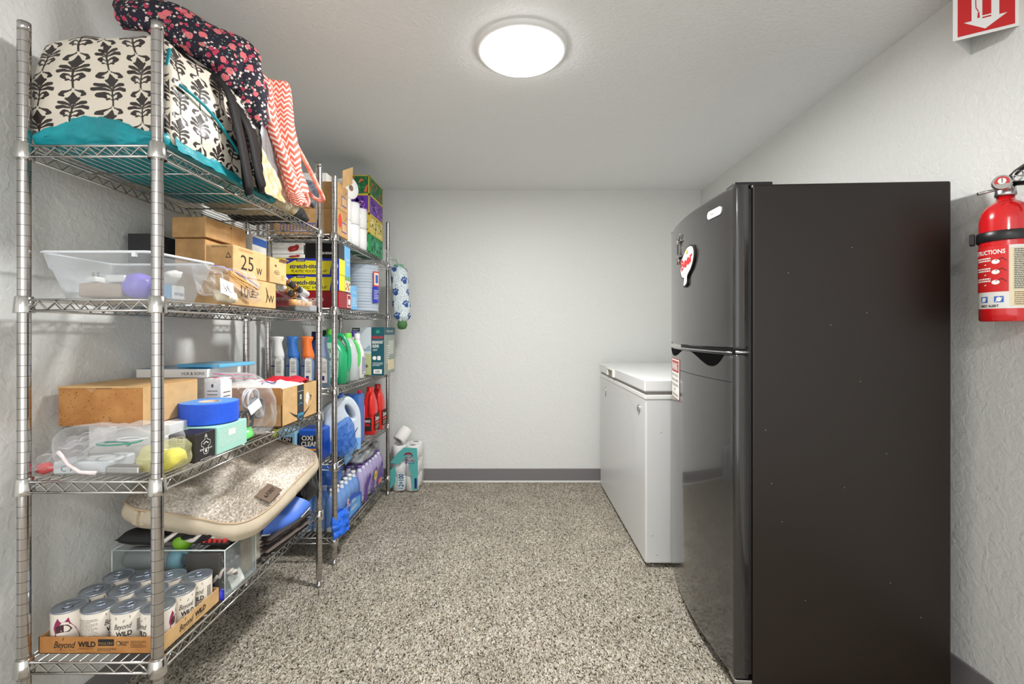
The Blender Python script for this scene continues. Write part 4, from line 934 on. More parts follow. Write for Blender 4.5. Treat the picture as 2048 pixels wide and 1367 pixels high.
b = MB(); b.tube([V(-1.085, 1.118, Z3 + .062), V(-1.072, 1.116, Z3 + .052), V(-1.06, 1.116, Z3 + .034), V(-1.035, 1.12, Z3 + .014), V(-1.0, 1.125, Z3 + .010)], lambda q: .0055 - .002 * math.sin(PI * q), mat('pale pink plastic', (238, 222, 222), .3), 8)
tag(b.build('toothbrush'), 'white and pink toothbrush lying slanted over the grey router', 'toothbrush')
b = MB(); b.loft([(0, .004, .004), (.004, .012, .012), (.02, .015, .015), (.034, .008, .008), (.05, .003, .003)], mat('coral red rubber', (214, 82, 84), .4), 16, R=Matrix.Rotation(PI / 2, 3, 'Y'), o=(-1.155, 1.14, Z3 + .018))
tag(b.build('red_nozzle'), 'small coral red nozzle at the left end of the clear bag', 'nozzle')
for k, (c_, lab) in enumerate((((210, 214, 216), 'grey coiled cable inside the clear bag'), ((90, 196, 170), 'thin green cable inside the clear bag'))):
    b = MB(); b.tube([V(-1.03 + .05 * math.cos(q * .9) * (1 - .03 * q) + .006 * q, 1.19 + .03 * math.sin(q * .9), Z3 + .06 + .0016 * q) for q in np.arange(0, 14 - 6 * k, .35)], .0022, mat('cable %d' % k, c_, .4), 6)
    tag(b.build('cable'), lab, 'cable')
b = MB(); b.box(-.985, -.90, 1.13, 1.16, Z3 + .006, Z3 + .024, M_steel, .004, rot=-.05); tag(b.build('metal_tube'), 'short silver metal case in the front of the clear bag', 'case')
b = MB(); soft(b, (-.878, 1.19, Z3 + .036), (.085, .12, .068), 22, film('yellow tinted bag', (250, 248, 190), .22, .7, .2), rnd=.45, amp=.010, fr=22, seed=6); tag(b.build('plastic_bag'), 'small knotted bag holding something yellow, by the front post of the third shelf', 'plastic bag')
b = MB(); soft(b, (-.872, 1.195, Z3 + .028), (.05, .06, .045), 12, mat('lemon sponge', (238, 226, 60), .8), rnd=.4, amp=.006, fr=30); tag(b.build('sponge'), 'yellow sponge inside the small knotted bag', 'sponge')
# bottle opener box
def opener_front(b, P, w_, h):
    for k in range(3):
        b.rect(-.004, .024 - k * .024, .020, .018, P, M_cream, .0006); b.rect(-.004, .024 - k * .024, .0175, .0155, P, mat('box black', (40, 36, 36), .5), .0009); b.rect(-.002, .024 - k * .024, .010, .006, P, mat('tiny photo grey', (120, 112, 104), .6), .0012)
    b.lines(-.004, -.035, .022, .004, 1, P, M_cream)
def opener_side(b, P, w_, h):
    o = [(0, .032), (.004, .028), (.004, .018), (.018, .012), (.019, .002), (.010, -.002), (.012, -.012), (.006, -.022), (-.006, -.022), (-.012, -.012), (-.010, -.002), (-.019, .002), (-.018, .012), (-.004, .018), (-.004, .028), (0, .032)]
    b.stroke(o, .0013, P, M_paper); b.stroke([(-.010, .006), (0, .011), (.010, .006)], .0025, P, M_paper); b.disc(0, .026, .0022, .0022, P, M_paper, .0009); b.disc(0, -.014, .004, .004, P, M_paper, .0009, 12)
    b.text('BREWING', 0, -.008, .005, P, M_paper, w=.05, off=.0011); b.lines(0, -.034, .045, .003, 1, P, M_paper)
carton('opener_box', 'black box printed with a wall bottle opener outline, beside the mint green carton', 'box', -.915, -.842, 1.243, 1.325, Z3, Z3 + .076, mat('box black', (40, 36, 36), .5), front=opener_front, side=opener_side)
carton('mint_box', 'mint green carton with fine print under the blue tape roll', 'box', -.96, -.838, 1.328, 1.475, Z3, Z3 + .078, mat('mint card', (168, 220, 204), .5), side=lambda b, P, w_, h: (b.lines(-.01, .004, w_ * .75, h * .62, 8, P, M_paper, th=.22, seed=9), b.rect(-.005, .014, .035, .018, P, M_paper)))
def tape_roll():
    cx, cy, z0, r, h = -.915, 1.412, Z3 + .0805, .0765, .060; t = thing('tape_roll', (cx, cy, z0), 'big roll of bright blue masking tape lying flat on the mint carton', 'tape')
    TB = mat('blue masking tape', (34, 92, 226), .55, bump=.9, bscale=260); b = MB(); secs = [(z0, r - .001, r - .001)]
    for k in range(20): secs.append((z0 + .001 + (h - .002) * k / 19, r + .0004 * (k % 2), r + .0004 * (k % 2)))
    secs += [(z0 + h, r - .001, r - .001)]
    b.loft(secs, TB, 48, cap=False, o=(cx, cy, 0)); b.loft([(z0 + h, r - .001, r - .001), (z0 + h - .0003, .03, .03)], mat('tape side blue', (90, 150, 226), .6), 48, cap=False, o=(cx, cy, 0)); b.loft([(z0, .03, .03), (z0, r - .001, r - .001)], TB, 48, cap=False, o=(cx, cy, 0)); b.build('tape', t)
    b = MB(); b.loft([(z0, .0265, .0265), (z0, .030, .030), (z0 + h, .030, .030), (z0 + h, .0265, .0265), (z0, .0265, .0265)], mat('tape core', (206, 186, 170), .8), 40, cap=False, o=(cx, cy, 0)); b.build('core', t)
tape_roll()
carton('stacked_box', 'tall plain carton at the wall carrying the flat blue boxes', 'box', -1.19, -1.03, 1.50, 1.70, Z3, Z3 + .200, M_offw)
carton('flat_box', 'flat white box with a glossy blue top above the speckled brown box', 'box', -1.20, -.98, 1.49, 1.69, Z3 + .202, Z3 + .230, M_paper, rot=.05, top=lambda b, P, w_, h: b.rect(0, 0, w_ - .002, h - .002, P, mat('gloss blue', (40, 130, 190), .2), .0004), front=lambda b, P, w_, h: (b.text('HLR & SONS', w_ * .3, 0, .009, P, M_ink), b.rect(-w_ * .2, 0, .02, .018, P, M_ink)))
carton('flat_box', 'light blue flat box overlapping the white one beside the wall', 'box', -1.09, -.93, 1.52, 1.68, Z3 + .232, Z3 + .243, mat('sky blue card', (96, 176, 214), .3), rot=-.16)
carton('medicine_carton', 'white instruction carton with small black print beside the speckled brown box', 'box', -.99, -.935, 1.50, 1.56, Z3, Z3 + .20, M_paper, front=lambda b, P, w_, h: (b.lines(0, .03, w_ * .6, .07, 6, P, M_ink, th=.25), b.disc(0, h * .38, .004, .006, P, M_ink), b.rect(.01, -.03, .016, .02, P, M_ink)), side=lambda b, P, w_, h: b.lines(0, 0, w_ * .6, h * .6, 9, P, M_ink, th=.2))
t = thing('zip_bag', (-.92, 1.58, Z3), 'big clear zip bag of cables with a pink zip line by the shipping box', 'plastic bag')
b = MB(); soft(b, (-.922, 1.585, Z3 + .104), (.175, .225, .20), 34, FILM, rnd=.40, amp=.016, fr=13, seed=41, deform=lambda q: V(q.x + (.03 if q.z < 0 else -.03) * abs(q.z) * 6, q.y + .1 * -q.z * .3, q.z)); b.build('body', t)
b = MB(); P0 = V(-.955, 1.49, Z3 + .215)
b.grid(lambda u, v: P0 + V(.0 + .05 * u + .005 * noise.noise(V(u * 5, v * 3, 0)), .16 * u, -.03 - .02 * u + .065 * v), 16, 6, FILM); b.build('bag_mouth', t)
for k in (0, 1):
    b = MB(); b.tube([P0 + V(.05 * q / 12 + .002, .16 * q / 12, -.012 - .02 * q / 12 + k * .012) for q in range(13)], .0014, mat('zip magenta', (206, 40, 110), .4), 5); b.build('zip_track', t)
r_ = random.Random(3)
for k, (c_, lab) in enumerate((((40, 42, 46), 'black coiled cord in the big zip bag'), ((200, 200, 204), 'light grey coiled cord in the big zip bag'), ((110, 114, 122), 'mid grey coiled cord low in the big zip bag'))):
    b = MB(); c0 = V(-.895, 1.56 + .035 * k, Z3 + .05 + .035 * ((k * 2) % 3)); b.tube([c0 + V(.012 * math.sin(q * .37), .036 * math.cos(q), .034 * math.sin(q)) for q in np.arange(0, 25, .42)], .0032, mat('cord %d' % k, c_, .4), 6)
    tag(b.build('coiled_cord'), lab, 'cord')
b = MB(); pillow(b, (-.862, 1.565, Z3 + .10), (0, 1, .3), (-.3, -.2, 1), .07, .03, .006, M_paper, n=8, amp=.002); tag(b.build('paper_tag'), 'white printed paper slip inside the big zip bag', 'paper')
b = MB(); pillow(b, (-.862, 1.505, Z3 + .02), (0, 1, .0), (-.4, 0, 1), .10, .035, .02, mat('apple green film', (110, 216, 110), .35, bump=.5, bscale=60), n=12, amp=.008); tag(b.build('green_packet'), 'bright green crumpled packet beside the mint carton', 'packet')
# open shipping box
def ship_box():
    x0, x1, y0, y1, z0, z1 = -1.135, -.843, 1.708, 2.008, Z3, Z3 + .140; th = .004; t = thing('shipping_box', ((x0 + x1) / 2, (y0 + y1) / 2, z0), 'open brown shipping box with a black tape strip and smile logo on the third shelf', 'box')
    b = MB(); b.box(x0, x1, y0, y0 + th, z0, z1, K_card, .0006, seg=1).box(x0, x1, y1 - th, y1, z0, z1, K_card, .0006, seg=1).box(x0, x0 + th, y0, y1, z0, z1, K_card, .0006, seg=1).box(x1 - th, x1, y0, y1, z0, z1, K_card2, .0006, seg=1).box(x0, x1, y0, y1, z0, z0 + th, K_card)
    P = RT(x1, y0, y1, z0, z1); BT = mat('black parcel tape', (34, 34, 38), .4)
    b.rect(-.002, 0, .056, .138, P, BT, .0006); b.disc(-.002, .022, .007, .010, P, M_paper, .001); b.disc(-.002, .022, .003, .005, P, BT, .0014)
    def arc(cx, cy, w_, sag, th_, m, off):
        n = 12; up = [(cx - w_ / 2 + w_ * k / n, cy - sag * math.sin(PI * k / n)) for k in range(n + 1)]; dn = [(x, y - th_ * math.sin(PI * k / n)) for k, (x, y) in enumerate(up)]
        b.poly(up + dn[::-1][1:-1], P, m, off)
    arc(-.002, -.02, .19, .028, .012, BT, .0009); arc(-.002, -.013, .046, -.010, -.003, mat('tape cyan', (80, 180, 230), .5), .0012); arc(-.002, -.056, .042, .008, .003, mat('tape cyan', (80, 180, 230), .5), .0012)
    b.stroke([(.088, -.002), (.094, .016), (.082, .014)], .004, P, BT, .0011)
    b.text('prime', -.002, -.044, .016, P, mat('tape cyan', (80, 180, 230), .5), w=.046, off=.0013, bold=.02); b.lines(-.002, .045, .045, .004, 1, P, M_paper, .001)
    b.poly([(.045, .028), (.064, .034), (.074, .012), (.056, -.022), (.040, -.002)], P, M_paper, .0012); b.stroke([(.05, .012), (.062, .006)], .001, P, mat('red pen', (200, 70, 60), .6), .0018)
    b.build('body', t)
    b = MB(); b.obox(V((x0 + x1) / 2, y0 - .002, z1 - .03), V(1, 0, 0), V(0, -.12, 1).normalized(), V(0, -1, -.12).normalized(), x1 - x0, .07, .003, K_old); b.build('near_flap', t)
ship_box()
b = MB(); pillow(b, (-.98, 1.83, Z3 + .130), (1, 0, 0), (0, 1, 0), .25, .22, .05, M_paper, n=20, amp=.010, fr=14); tag(b.build('cloth_bundle'), 'white soft bundle filling the open shipping box', 'cloth')
b = MB(); pillow(b, (-.93, 1.90, Z3 + .150), (1, .2, 0), (0, 1, .0), .14, .13, .03, mat('cherry red cloth', (206, 34, 52), .5), n=16, amp=.008, fr=18); tag(b.build('red_cloth'), 'bright red cloth lying on the white bundle in the shipping box', 'cloth')
b = MB(); b.tube([V(-.92 + .025 * math.cos(q), 1.765 + .02 * math.sin(q), Z3 + .158 + .004 * math.sin(q * 3)) for q in np.arange(0, 6.2, .35)], .0016, mat('violet wire', (90, 60, 150), .4), 5); tag(b.build('wire_loop'), 'thin violet wire loop on top of the open shipping box', 'wire')
# ================================================================ bottom shelf, near unit (deck z 0.325)
Z4 = 0.3265
def tray():
    x0, x1, y0, y1, h = -1.143, -.8465, 1.130, 1.350, .040; t = thing('can_tray', ((x0 + x1) / 2, (y0 + y1) / 2, Z4), 'low brown cardboard tray with black lettering, holding the pet food cans', 'tray'); th = .002
    b = MB(); b.box(x0, x1, y0, y1, Z4, Z4 + .0015, K_card).box(x0, x1, y0, y0 + th, Z4, Z4 + h, K_old).box(x0, x1, y1 - th, y1, Z4, Z4 + h, K_card).box(x0, x0 + th, y0, y1, Z4, Z4 + h, K_card).box(x1 - th, x1, y0, y1, Z4, Z4 + h, K_card2)
    P = FR(x0, x1, y0, Z4, Z4 + h)
    def dec(P, ox):
        b.text('Beyond', ox - .085, .002, .016, P, M_ink, w=.052, shear=.35, off=.001); b.text('WILD', ox - .032, .003, .0125, P, M_ink, w=.042, bold=.03, off=.001); b.lines(ox - .035, -.008, .036, .003, 1, P, M_ink)
        b.stroke([(ox - .09, .012), (ox - .088, .018)], .0015, P, M_ink); b.lines(ox - .085, -.012, .05, .0015, 1, P, M_ink)
    dec(P, 0); b.rect(.014, .007, .038, .016, P, M_ink); b.text('POULTRY', .014, .005, .006, P, K_card, w=.034, off=.001); b.lines(.016, -.010, .045, .009, 3, P, M_ink)
    b.disc(.044, .005, .0055, .0055, P, M_ink); b.disc(.044, .005, .004, .004, P, K_card, .0009); b.text('x', .044, .005, .003, P, M_ink, off=.0012); b.text('GRAIN', .058, .008, .005, P, M_ink, off=.001); b.text('FREE', .057, .002, .005, P, M_ink, off=.001); b.lines(.092, .003, .038, .018, 5, P, M_ink, th=.3, seed=3)
    P = RT(x1, y0, y1, Z4, Z4 + h); dec(P, .06)
    b.build('body', t); return t
tray()
def can_proto():
    r, h = .0352, .088; t = thing('food_can', (0, 0, 0), 'x', 'can', 'pet food cans in the cardboard tray'); lab = mat('can label', (236, 228, 216), .45)
    b = MB(); b.loft([(0, r - .001, r - .001), (.002, r, r), (h - .002, r, r), (h, r - .0005, r - .0005)], lab, 40)
    q = cylpl(0, 0, r, h / 2, -PI / 2)      # the printed brand panel faces -Y at rotation 0
    b.rect(0, .034, .03, .006, q, mat('brown band', (120, 92, 60), .5)); b.text('Beyond', 0, .014, .013, q, M_ink, w=.036, shear=.35); b.stroke([(.001, .024), (.004, .029)], .0016, q, mat('leaf green', (60, 140, 60), .5)); b.text('WILD', .002, -.004, .011, q, M_ink, w=.032, bold=.03)
    b.text('PREY-INSPIRED', .002, -.014, .003, q, M_ink, w=.026); b.lines(.002, -.022, .03, .008, 2, q, mat('rust print', (150, 80, 60), .6))
    q = cylpl(0, 0, r, h / 2, -PI / 2 - 1.5)
    b.lines(0, .002, .046, .058, 17, q, mat('small print', (150, 140, 132), .7), th=.45, seed=2)
    q = cylpl(0, 0, r, h / 2, -PI / 2 + .95)
    for k in range(12): b.rect(0, .02 - k * .0024, .012, .0012 if k % 3 else .0018, q, M_ink)
    q = cylpl(0, 0, r, h / 2, -PI / 2 + 2.5); MG = mat('magenta cat print', (150, 40, 90), .5); MD = mat('dark plum print', (70, 36, 46), .5)
    b.poly([(-.020, .022), (-.014, .034), (-.008, .024), (.0, .024), (.007, .033), (.010, .020), (.020, .004), (.028, -.020), (.026, -.038), (-.018, -.038), (-.024, -.020), (-.019, -.004), (-.023, .010)], q, MG, .0006)
    b.poly([(-.018, .014), (-.006, .018), (.006, .016), (.014, .004), (.008, -.002), (-.006, .0), (-.016, -.002)], q, MD, .0009); b.poly([(-.014, -.012), (.004, -.014), (.018, -.024), (.006, -.030), (-.012, -.024)], q, mat('pink print', (206, 140, 160), .5), .0009); b.disc(-.006, .004, .0015, .001, q, M_cream, .0012, 8)
    b.build('label_body', t)
    b = MB(); M_lid = mat('can lid', (176, 184, 196), .3, .85)
    b.loft([(h - .001, r, r), (h + .001, r + .0012, r + .0012), (h + .003, r + .0012, r + .0012), (h + .0035, r, r), (h + .001, r - .003, r - .003), (h + .0008, r - .005, r - .005), (h + .0016, r - .007, r - .007), (h + .0016, .002, .002)], M_lid, 40); lid = b.build('lid', t)
    b = MB(); b.tube([V(.009 * math.cos(a) + .004, .011 * math.sin(a) * 1.0, h + .0045) for a in [2 * PI * k / 18 for k in range(18)]], .0018, M_lid, 6, closed=True); b.box(-.02, -.004, -.004, .004, h + .002, h + .0035, M_lid, .001); b.build('pull_tab', lid)
    return t
cp = can_proto(); names_c = [('leftmost', 'near'), ('second from the left', 'near'), ('third from the left', 'near'), ('rightmost', 'near'), ('leftmost', 'middle'), ('second from the left', 'middle'), ('third from the left', 'middle'), ('rightmost', 'middle'), ('leftmost', 'far'), ('second from the left', 'far'), ('third from the left', 'far'), ('rightmost', 'far')]
extra = {0: 'with the purple cat picture turned outward', 1: 'with the small-print panel turned outward', 2: 'with its black brand lettering turned outward', 3: 'showing its barcode, half behind the post'}
rots = [-2.0, 1.5, .35, -.55, .8, 2.2, -1.2, 1.1, 2, .5, 3, .5]; k = 0; mx_ = [0, .2, .5, -.1]
for row in range(3):
    for col in range(4):
        x = -1.1065 + col * .0735 + (.001 if row % 2 else 0); y = 1.1705 + row * .0725; i = row * 4 + col
        lab = '%s pet food can in the %s row of the cardboard tray%s' % (names_c[i][0], names_c[i][1], (', ' + extra[i]) if i in extra else '')
        lab = ' '.join(lab.split()[:16]); rz = rots[i]
        if i == 0: cp.location = (x, y, Z4 + .0025); cp.rotation_euler = (0, 0, rz); cp['label'] = lab
        else: copy_thing(cp, (x, y, Z4 + .0025), rz, lab)
# acrylic bin and its contents
def acrylic():
    x0, x1, y0, y1, h = -1.165, -.838, 1.362, 1.525, .140; t = thing('acrylic_bin', ((x0 + x1) / 2, (y0 + y1) / 2, Z4), 'clear acrylic bin of belts and ropes behind the pet food cans', 'storage bin'); th = .003
    b = MB(); b.box(x0, x1, y0, y0 + th, Z4, Z4 + h, ACR).box(x0, x1, y1 - th, y1, Z4, Z4 + h, ACR).box(x0, x0 + th, y0, y1, Z4, Z4 + h, ACR).box(x1 - th, x1, y0, y1, Z4, Z4 + h, ACR).box(x0, x1, y0, y1, Z4, Z4 + th, ACR); b.build('body', t)
    b = MB(); RM = mat('acrylic edge', (206, 216, 214), .1); 
    for a, c in (((x0, y0), (x1, y0)), ((x1, y0), (x1, y1)), ((x1, y1), (x0, y1)), ((x0, y1), (x0, y0))): b.tube([(a[0], a[1], Z4 + h), (c[0], c[1], Z4 + h)], .0018, RM, 6)
    for a in ((x0, y0), (x1, y0), (x1, y1)): b.tube([(a[0], a[1], Z4), (a[0], a[1], Z4 + h)], .0015, RM, 6)
    b.build('rim', t)
acrylic()
t = thing('tumbler', (-1.05, 1.415, Z4 + .09), 'grey insulated tumbler with a pale blue lid lying in the acrylic bin', 'tumbler')
zc = Z4 + .098; Rx = Matrix.Rotation(PI / 2, 3, 'Y')
b = MB(); b.loft([(0, .012, .012), (.004, .026, .026), (.02, .033, .033), (.14, .034, .034)], mat('tumbler grey', (128, 130, 130), .35, bump=.1, bscale=60), 28, R=Rx, o=(-1.155, 1.405, zc)); b.build('body', t)
b = MB(); b.loft([(0, .034, .034), (.03, .033, .033), (.034, .026, .026)], mat('tumbler blue', (120, 172, 190), .35), 28, R=Rx, o=(-1.013, 1.405, zc)); b.tube([V(-.985, 1.39, zc + .026), V(-.962, 1.388, zc + .022), V(-.955, 1.388, zc), V(-.962, 1.39, zc - .02), V(-.982, 1.39, zc - .026)], .004, mat('tumbler blue', (120, 172, 190), .35), 8); b.loft([(0, .02, .02), (.012, .018, .018)], mat('tumbler dark', (60, 80, 90), .4), 20, R=Rx, o=(-.979, 1.405, zc)); b.build('lid', t)
LB = mat('dark brown leather', (70, 58, 52), .5, bump=.3, bscale=120)
for k in range(4):
    b = MB(); y = 1.40 + .022 * k; pts = [V(-.975 + .012 * math.sin(q * 1.3), y, Z4 + .012 + .0) + V(.048 * math.cos(q) + .05, .004 * math.sin(q * 2), .052 + .048 * math.sin(q)) for q in np.arange(0, 6.3, .35)]
    b.tube(pts, .009, LB, 6, closed=False, flat=.35, up=(0, 1, 0)); 
    if k == 0:
        for q in range(0, 18): b.rect(-.94 + .005 * q, Z4 + .035, .003, .0014, plane((0, 1.385, 0), (1, 0, 0), (0, 0, 1)), M_paper); b.rect(-.94 + .005 * q, Z4 + .07, .003, .0014, plane((0, 1.385, 0), (1, 0, 0), (0, 0, 1)), M_paper)
    tag(b.build('leather_belt'), ('stitched brown leather collar coiled nearest the front of the acrylic bin', 'brown leather belt coiled second from the front of the bin', 'brown leather belt coiled third from the front of the bin', 'brown leather belt coiled at the back of the bin')[k], 'belt', 'coiled belts in the acrylic bin')
carton('leather_wallet', 'dark brown leather wallet standing behind the coiled belts', 'wallet', -.96, -.86, 1.372, 1.385, Z4 + .02, Z4 + .125, LB, bev=.003)
def rope(name, pts, r, m1, m2, lab, cat='rope', tw=7):
    t = thing(name, tuple(pts[0]), lab, cat); pts = [Vector(p) for p in pts]; sm = []
    for i in range(len(pts) - 1):
        for k in range(8): sm.append(pts[i].lerp(pts[i + 1], k / 8))
    for s_ in range(3):
        b = MB(); q = []
        for i, p in enumerate(sm):
            tg = (sm[min(i + 1, len(sm) - 1)] - sm[max(i - 1, 0)]).normalized(); a = tg.cross(V(0, 0, 1)); a = a.normalized() if a.length > .05 else V(1, 0, 0); c = a.cross(tg); an = i * .55 + s_ * 2.094
            q.append(p + (a * math.cos(an) + c * math.sin(an)) * r * .5)
        b.tube(q, r * .56, (m1, m1, m2)[s_], 7); b.build('strand', t)
RW = mat('rope off-white', (226, 218, 208), .9, bump=.5, bscale=200); RB = mat('rope black', (34, 32, 34), .9, bump=.5, bscale=200); RP = mat('rope maroon', (120, 52, 60), .9, bump=.4, bscale=200)
rope('knotted_rope', [(-.905, 1.372, Z4 + .03), (-.87, 1.376, Z4 + .055), (-.85, 1.385, Z4 + .07), (-.846, 1.42, Z4 + .05), (-.855, 1.44, Z4 + .02)], .009, RW, RP, 'frayed white and maroon rope toy at the aisle corner of the acrylic bin')
for k in range(3): rope('rope_toy', [(-1.05 + .01 * k, 1.385 + .03 * k, Z4 + .155 + .014 * (k % 2)), (-.99, 1.392 + .03 * k, Z4 + .172), (-.94, 1.385 + .03 * k, Z4 + .160), (-.89, 1.39 + .028 * k, Z4 + .175), (-.86, 1.41 + .02 * k, Z4 + .16)], .011, RB, RW, ('black and white braided rope on the bin rim, nearest under the pet bed', 'second black and white braided rope under the pet bed', 'rearmost black and white braided rope under the pet bed')[k], 'rope')
b = MB(); b.loft([(-.026 * math.cos(a), .001 + .026 * math.sin(a), .001 + .026 * math.sin(a)) for a in [PI * k / 12 for k in range(13)]], mat('lime rubber', (120, 176, 40), .4), 24, o=(-.985, 1.40, Z4 + .150)); tag(b.build('green_ball'), 'lime green ball among the braided ropes', 'ball')
t = thing('toothed_toy', (-.88, 1.38, Z4 + .145), 'black toy with a row of pointed red spikes on the bin rim', 'toy'); b = MB(); b.box(-.925, -.845, 1.385, 1.42, Z4 + .144, Z4 + .153, M_black, .003); b.build('body', t)
for k in range(5): b = MB(); b.loft([(0, .0075, .0075), (.026, .0008, .0008)], mat('spike coral', (214, 70, 70), .4), 12, o=(-.915 + .015 * k, 1.392, Z4 + .1515)); b.build('spike', t)
b = MB(); pillow(b, (-1.10, 1.41, Z4 + .162), (1, 0, -.04), (0, 1, 0), .13, .08, .035, M_blk2, n=14, amp=.004); tag(b.build('black_pad'), 'long black cloth pad lying on the wall end of the acrylic bin', 'cloth')
b = MB(); pillow(b, (-.848, 1.49, Z4 + .07), (0, 1, 0), (-.05, 0, 1), .06, .10, .006, mat('photo card brown', (150, 122, 92), .6, var=.3, vscale=30), n=8, amp=.003); tag(b.build('brown_card'), 'brown printed card at the aisle end of the acrylic bin', 'card')
b = MB(); pillow(b, (-.85, 1.44, Z4 + .02), (.2, 1, .2), (-.4, 0, 1), .05, .04, .006, M_paper, n=8, amp=.006); tag(b.build('paper_scrap'), 'crumpled white paper scrap in the aisle corner of the acrylic bin', 'paper')
b = MB(); pillow(b, (-.858, 1.360 - .006, Z4 + .016), (1, .6, -.3), (0, .3, 1), .045, .03, .012, mat('cobalt plastic', (44, 48, 190), .35), n=8, amp=.002); tag(b.build('blue_packet'), 'cobalt blue plastic packet between the can tray and the acrylic bin', 'packet')
# pet bed
def fur_mat():
    m = mat('frosted fur', (226, 218, 206), .9, spec=.1); N, L = nt(m); b = N['Principled BSDF']; tc = N.new('ShaderNodeTexCoord'); n = N.new('ShaderNodeTexNoise'); n.inputs['Scale'].default_value = 150; n.inputs['Detail'].default_value = 4
    L.new(tc.outputs['Object'], n.inputs['Vector']); r = N.new('ShaderNodeValToRGB'); e = r.color_ramp.elements; e[0].position = .30; e[0].color = lin((172, 157, 140)); e[1].position = .66; e[1].color = lin((238, 231, 221)); L.new(n.outputs['Fac'], r.inputs[0]); L.new(r.outputs[0], b.inputs['Base Color']); return m
def pet_bed():
    FUR = fur_mat(); SU = mat('beige suede', (206, 192, 168), .75, bump=.15, bscale=60, var=.08, vscale=10)
    A_ = [W(237, 985, 1.335), W(515, 1030, 1.40), W(640, 905, 1.93), W(470, 880, 1.97)]   # near-left, near-right, far-right, far-left (top rim)
    A_[0] = V(-1.165, 1.345, .600); A_[1] = V(-.792, 1.40, .512); A_[2] = V(-.785, 1.955, .588); A_[3] = V(-1.175, 1.975, .70)
    t = thing('pet_bed', (-.98, 1.66, .53), 'fluffy frosted-fur pet bed with beige sides, squashed onto the bottom shelf', 'pet bed')
    def top0(u, v): return (A_[0].lerp(A_[1], u)).lerp(A_[3].lerp(A_[2], u), v)
    n = 34; th = .055
    def rim(a):     # rounded, slightly wavy outline in uv
        c, s_ = math.cos(a), math.sin(a); p = 5.2; x = math.copysign(abs(c) ** (2 / p), c); y = math.copysign(abs(s_) ** (2 / p), s_)
        k = 1 - .035 * math.exp(-((a - PI * 1.5) / .22) ** 2) - .03 * math.exp(-((a - 0.15) / .25) ** 2); return .5 + .5 * x * k, .5 + .5 * y * k
    def surf(rr, a):
        u, v = rim(a); u = .5 + (u - .5) * rr; v = .5 + (v - .5) * rr; p = top0(u, v)
        h = .034 * (1 - rr ** 4) - .018 * math.exp(-((rr - .55) / .13) ** 2) * (0.6 + .4 * math.sin(3 * a)); w_ = noise.noise(V(u * 3.5, v * 4.5, 2)) * .03 * (1 - rr ** 6)
        dip = -.012 * math.exp(-((u - .55) / .08) ** 2) * (1 if v < .3 else .3)
        return p + V(0, 0, h + w_ + dip)
    b = MB(); NA = 120; NR = 36
    b.grid(lambda i, j: surf(j, i * 2 * PI), NA, NR, FUR)
    r = random.Random(5); vs = []; fs = []
    for k in range(26000):
        a = r.random() * 2 * PI; rr = math.sqrt(r.random()) * 1.0; p = surf(rr, a); d = V(r.gauss(0, .5) + .5, r.gauss(0, .5) - .3, 1.0).normalized(); L_ = .007 + r.random() * .006; sd = d.cross(V(r.random() - .5, r.random() - .5, .1)).normalized() * .0007
        o = len(vs); vs += [p - sd, p + sd, p + d * L_ + V(0, 0, -.001)]; fs.append([o, o + 1, o + 2])
    b.add(vs, fs, FUR, False); cover = b.build('fur_cover', t)
    b = MB()
    def side(i, j):
        u, v = rim(i * 2 * PI); p = top0(u, v); c = top0(.5, .5); o = V(p.x - c.x, p.y - c.y, 0).normalized(); q = noise.noise(V(math.cos(i * 2 * PI) * 3, math.sin(i * 2 * PI) * 3, j)) * .006
        return p + o * (.012 * math.sin(j * PI) - .012 * max(0, j - .6) + q) - V(0, 0, th * j - .002)
    b.grid(side, NA, 12, SU, flip=True); b.add([side(k / NA, 1) for k in range(NA)], [list(range(NA))], SU); b.build('side_band', t)
    b = MB(); b.tube([side(k / NA, 0.02) + V(0, 0, .001) for k in range(NA)], .0032, mat('beige piping', (196, 172, 142), .7), 6, closed=True); b.build('piping', t)
    b = MB(); q = .715; pts = [side(q + .002 * 0, .05), side(q, .5), side(q, .72)]; e = side(q + .01, .3) - side(q, .3); e.normalize(); nn = V(-.1, -1, 0)
    for m_, w_, off in ((SU, .028, .003), (mat('loop beige dark', (176, 160, 130), .8), .006, .006)): b.add([pts[0] - e * w_ / 2 + nn * off, pts[0] + e * w_ / 2 + nn * off, pts[2] + e * w_ / 2 + nn * off, pts[2] - e * w_ / 2 + nn * off, pts[0] - e * w_ / 2, pts[0] + e * w_ / 2, pts[2] + e * w_ / 2, pts[2] - e * w_ / 2], [[0, 1, 2, 3], [4, 7, 6, 5], [0, 3, 7, 4], [1, 5, 6, 2], [3, 2, 6, 7], [0, 4, 5, 1]], m_)
    b.build('pull_loop', t)
    # woven brand tab: dark brown patch near the aisle side
    c = surf(.84, -.14); e1 = (surf(.84, -.02) - surf(.84, -.26)).normalized(); e2 = (surf(.60, -.14) - surf(.98, -.14)).normalized(); nn = e1.cross(e2).normalized(); e2 = nn.cross(e1)
    P = plane(c + nn * .014, e1, e2); b = MB(); b.rect(0, 0, .085, .052, P, mat('patch brown', (112, 92, 76), .7), 0, .002); b.text('FURRY', .010, 0, .015, P, M_ink, w=.045, off=.003); b.poly([(-.03, -.006), (-.024, .006), (-.02, -.004), (-.016, .0), (-.018, -.008)], P, M_ink, .003)
    b.build('patch', t)
pet_bed()
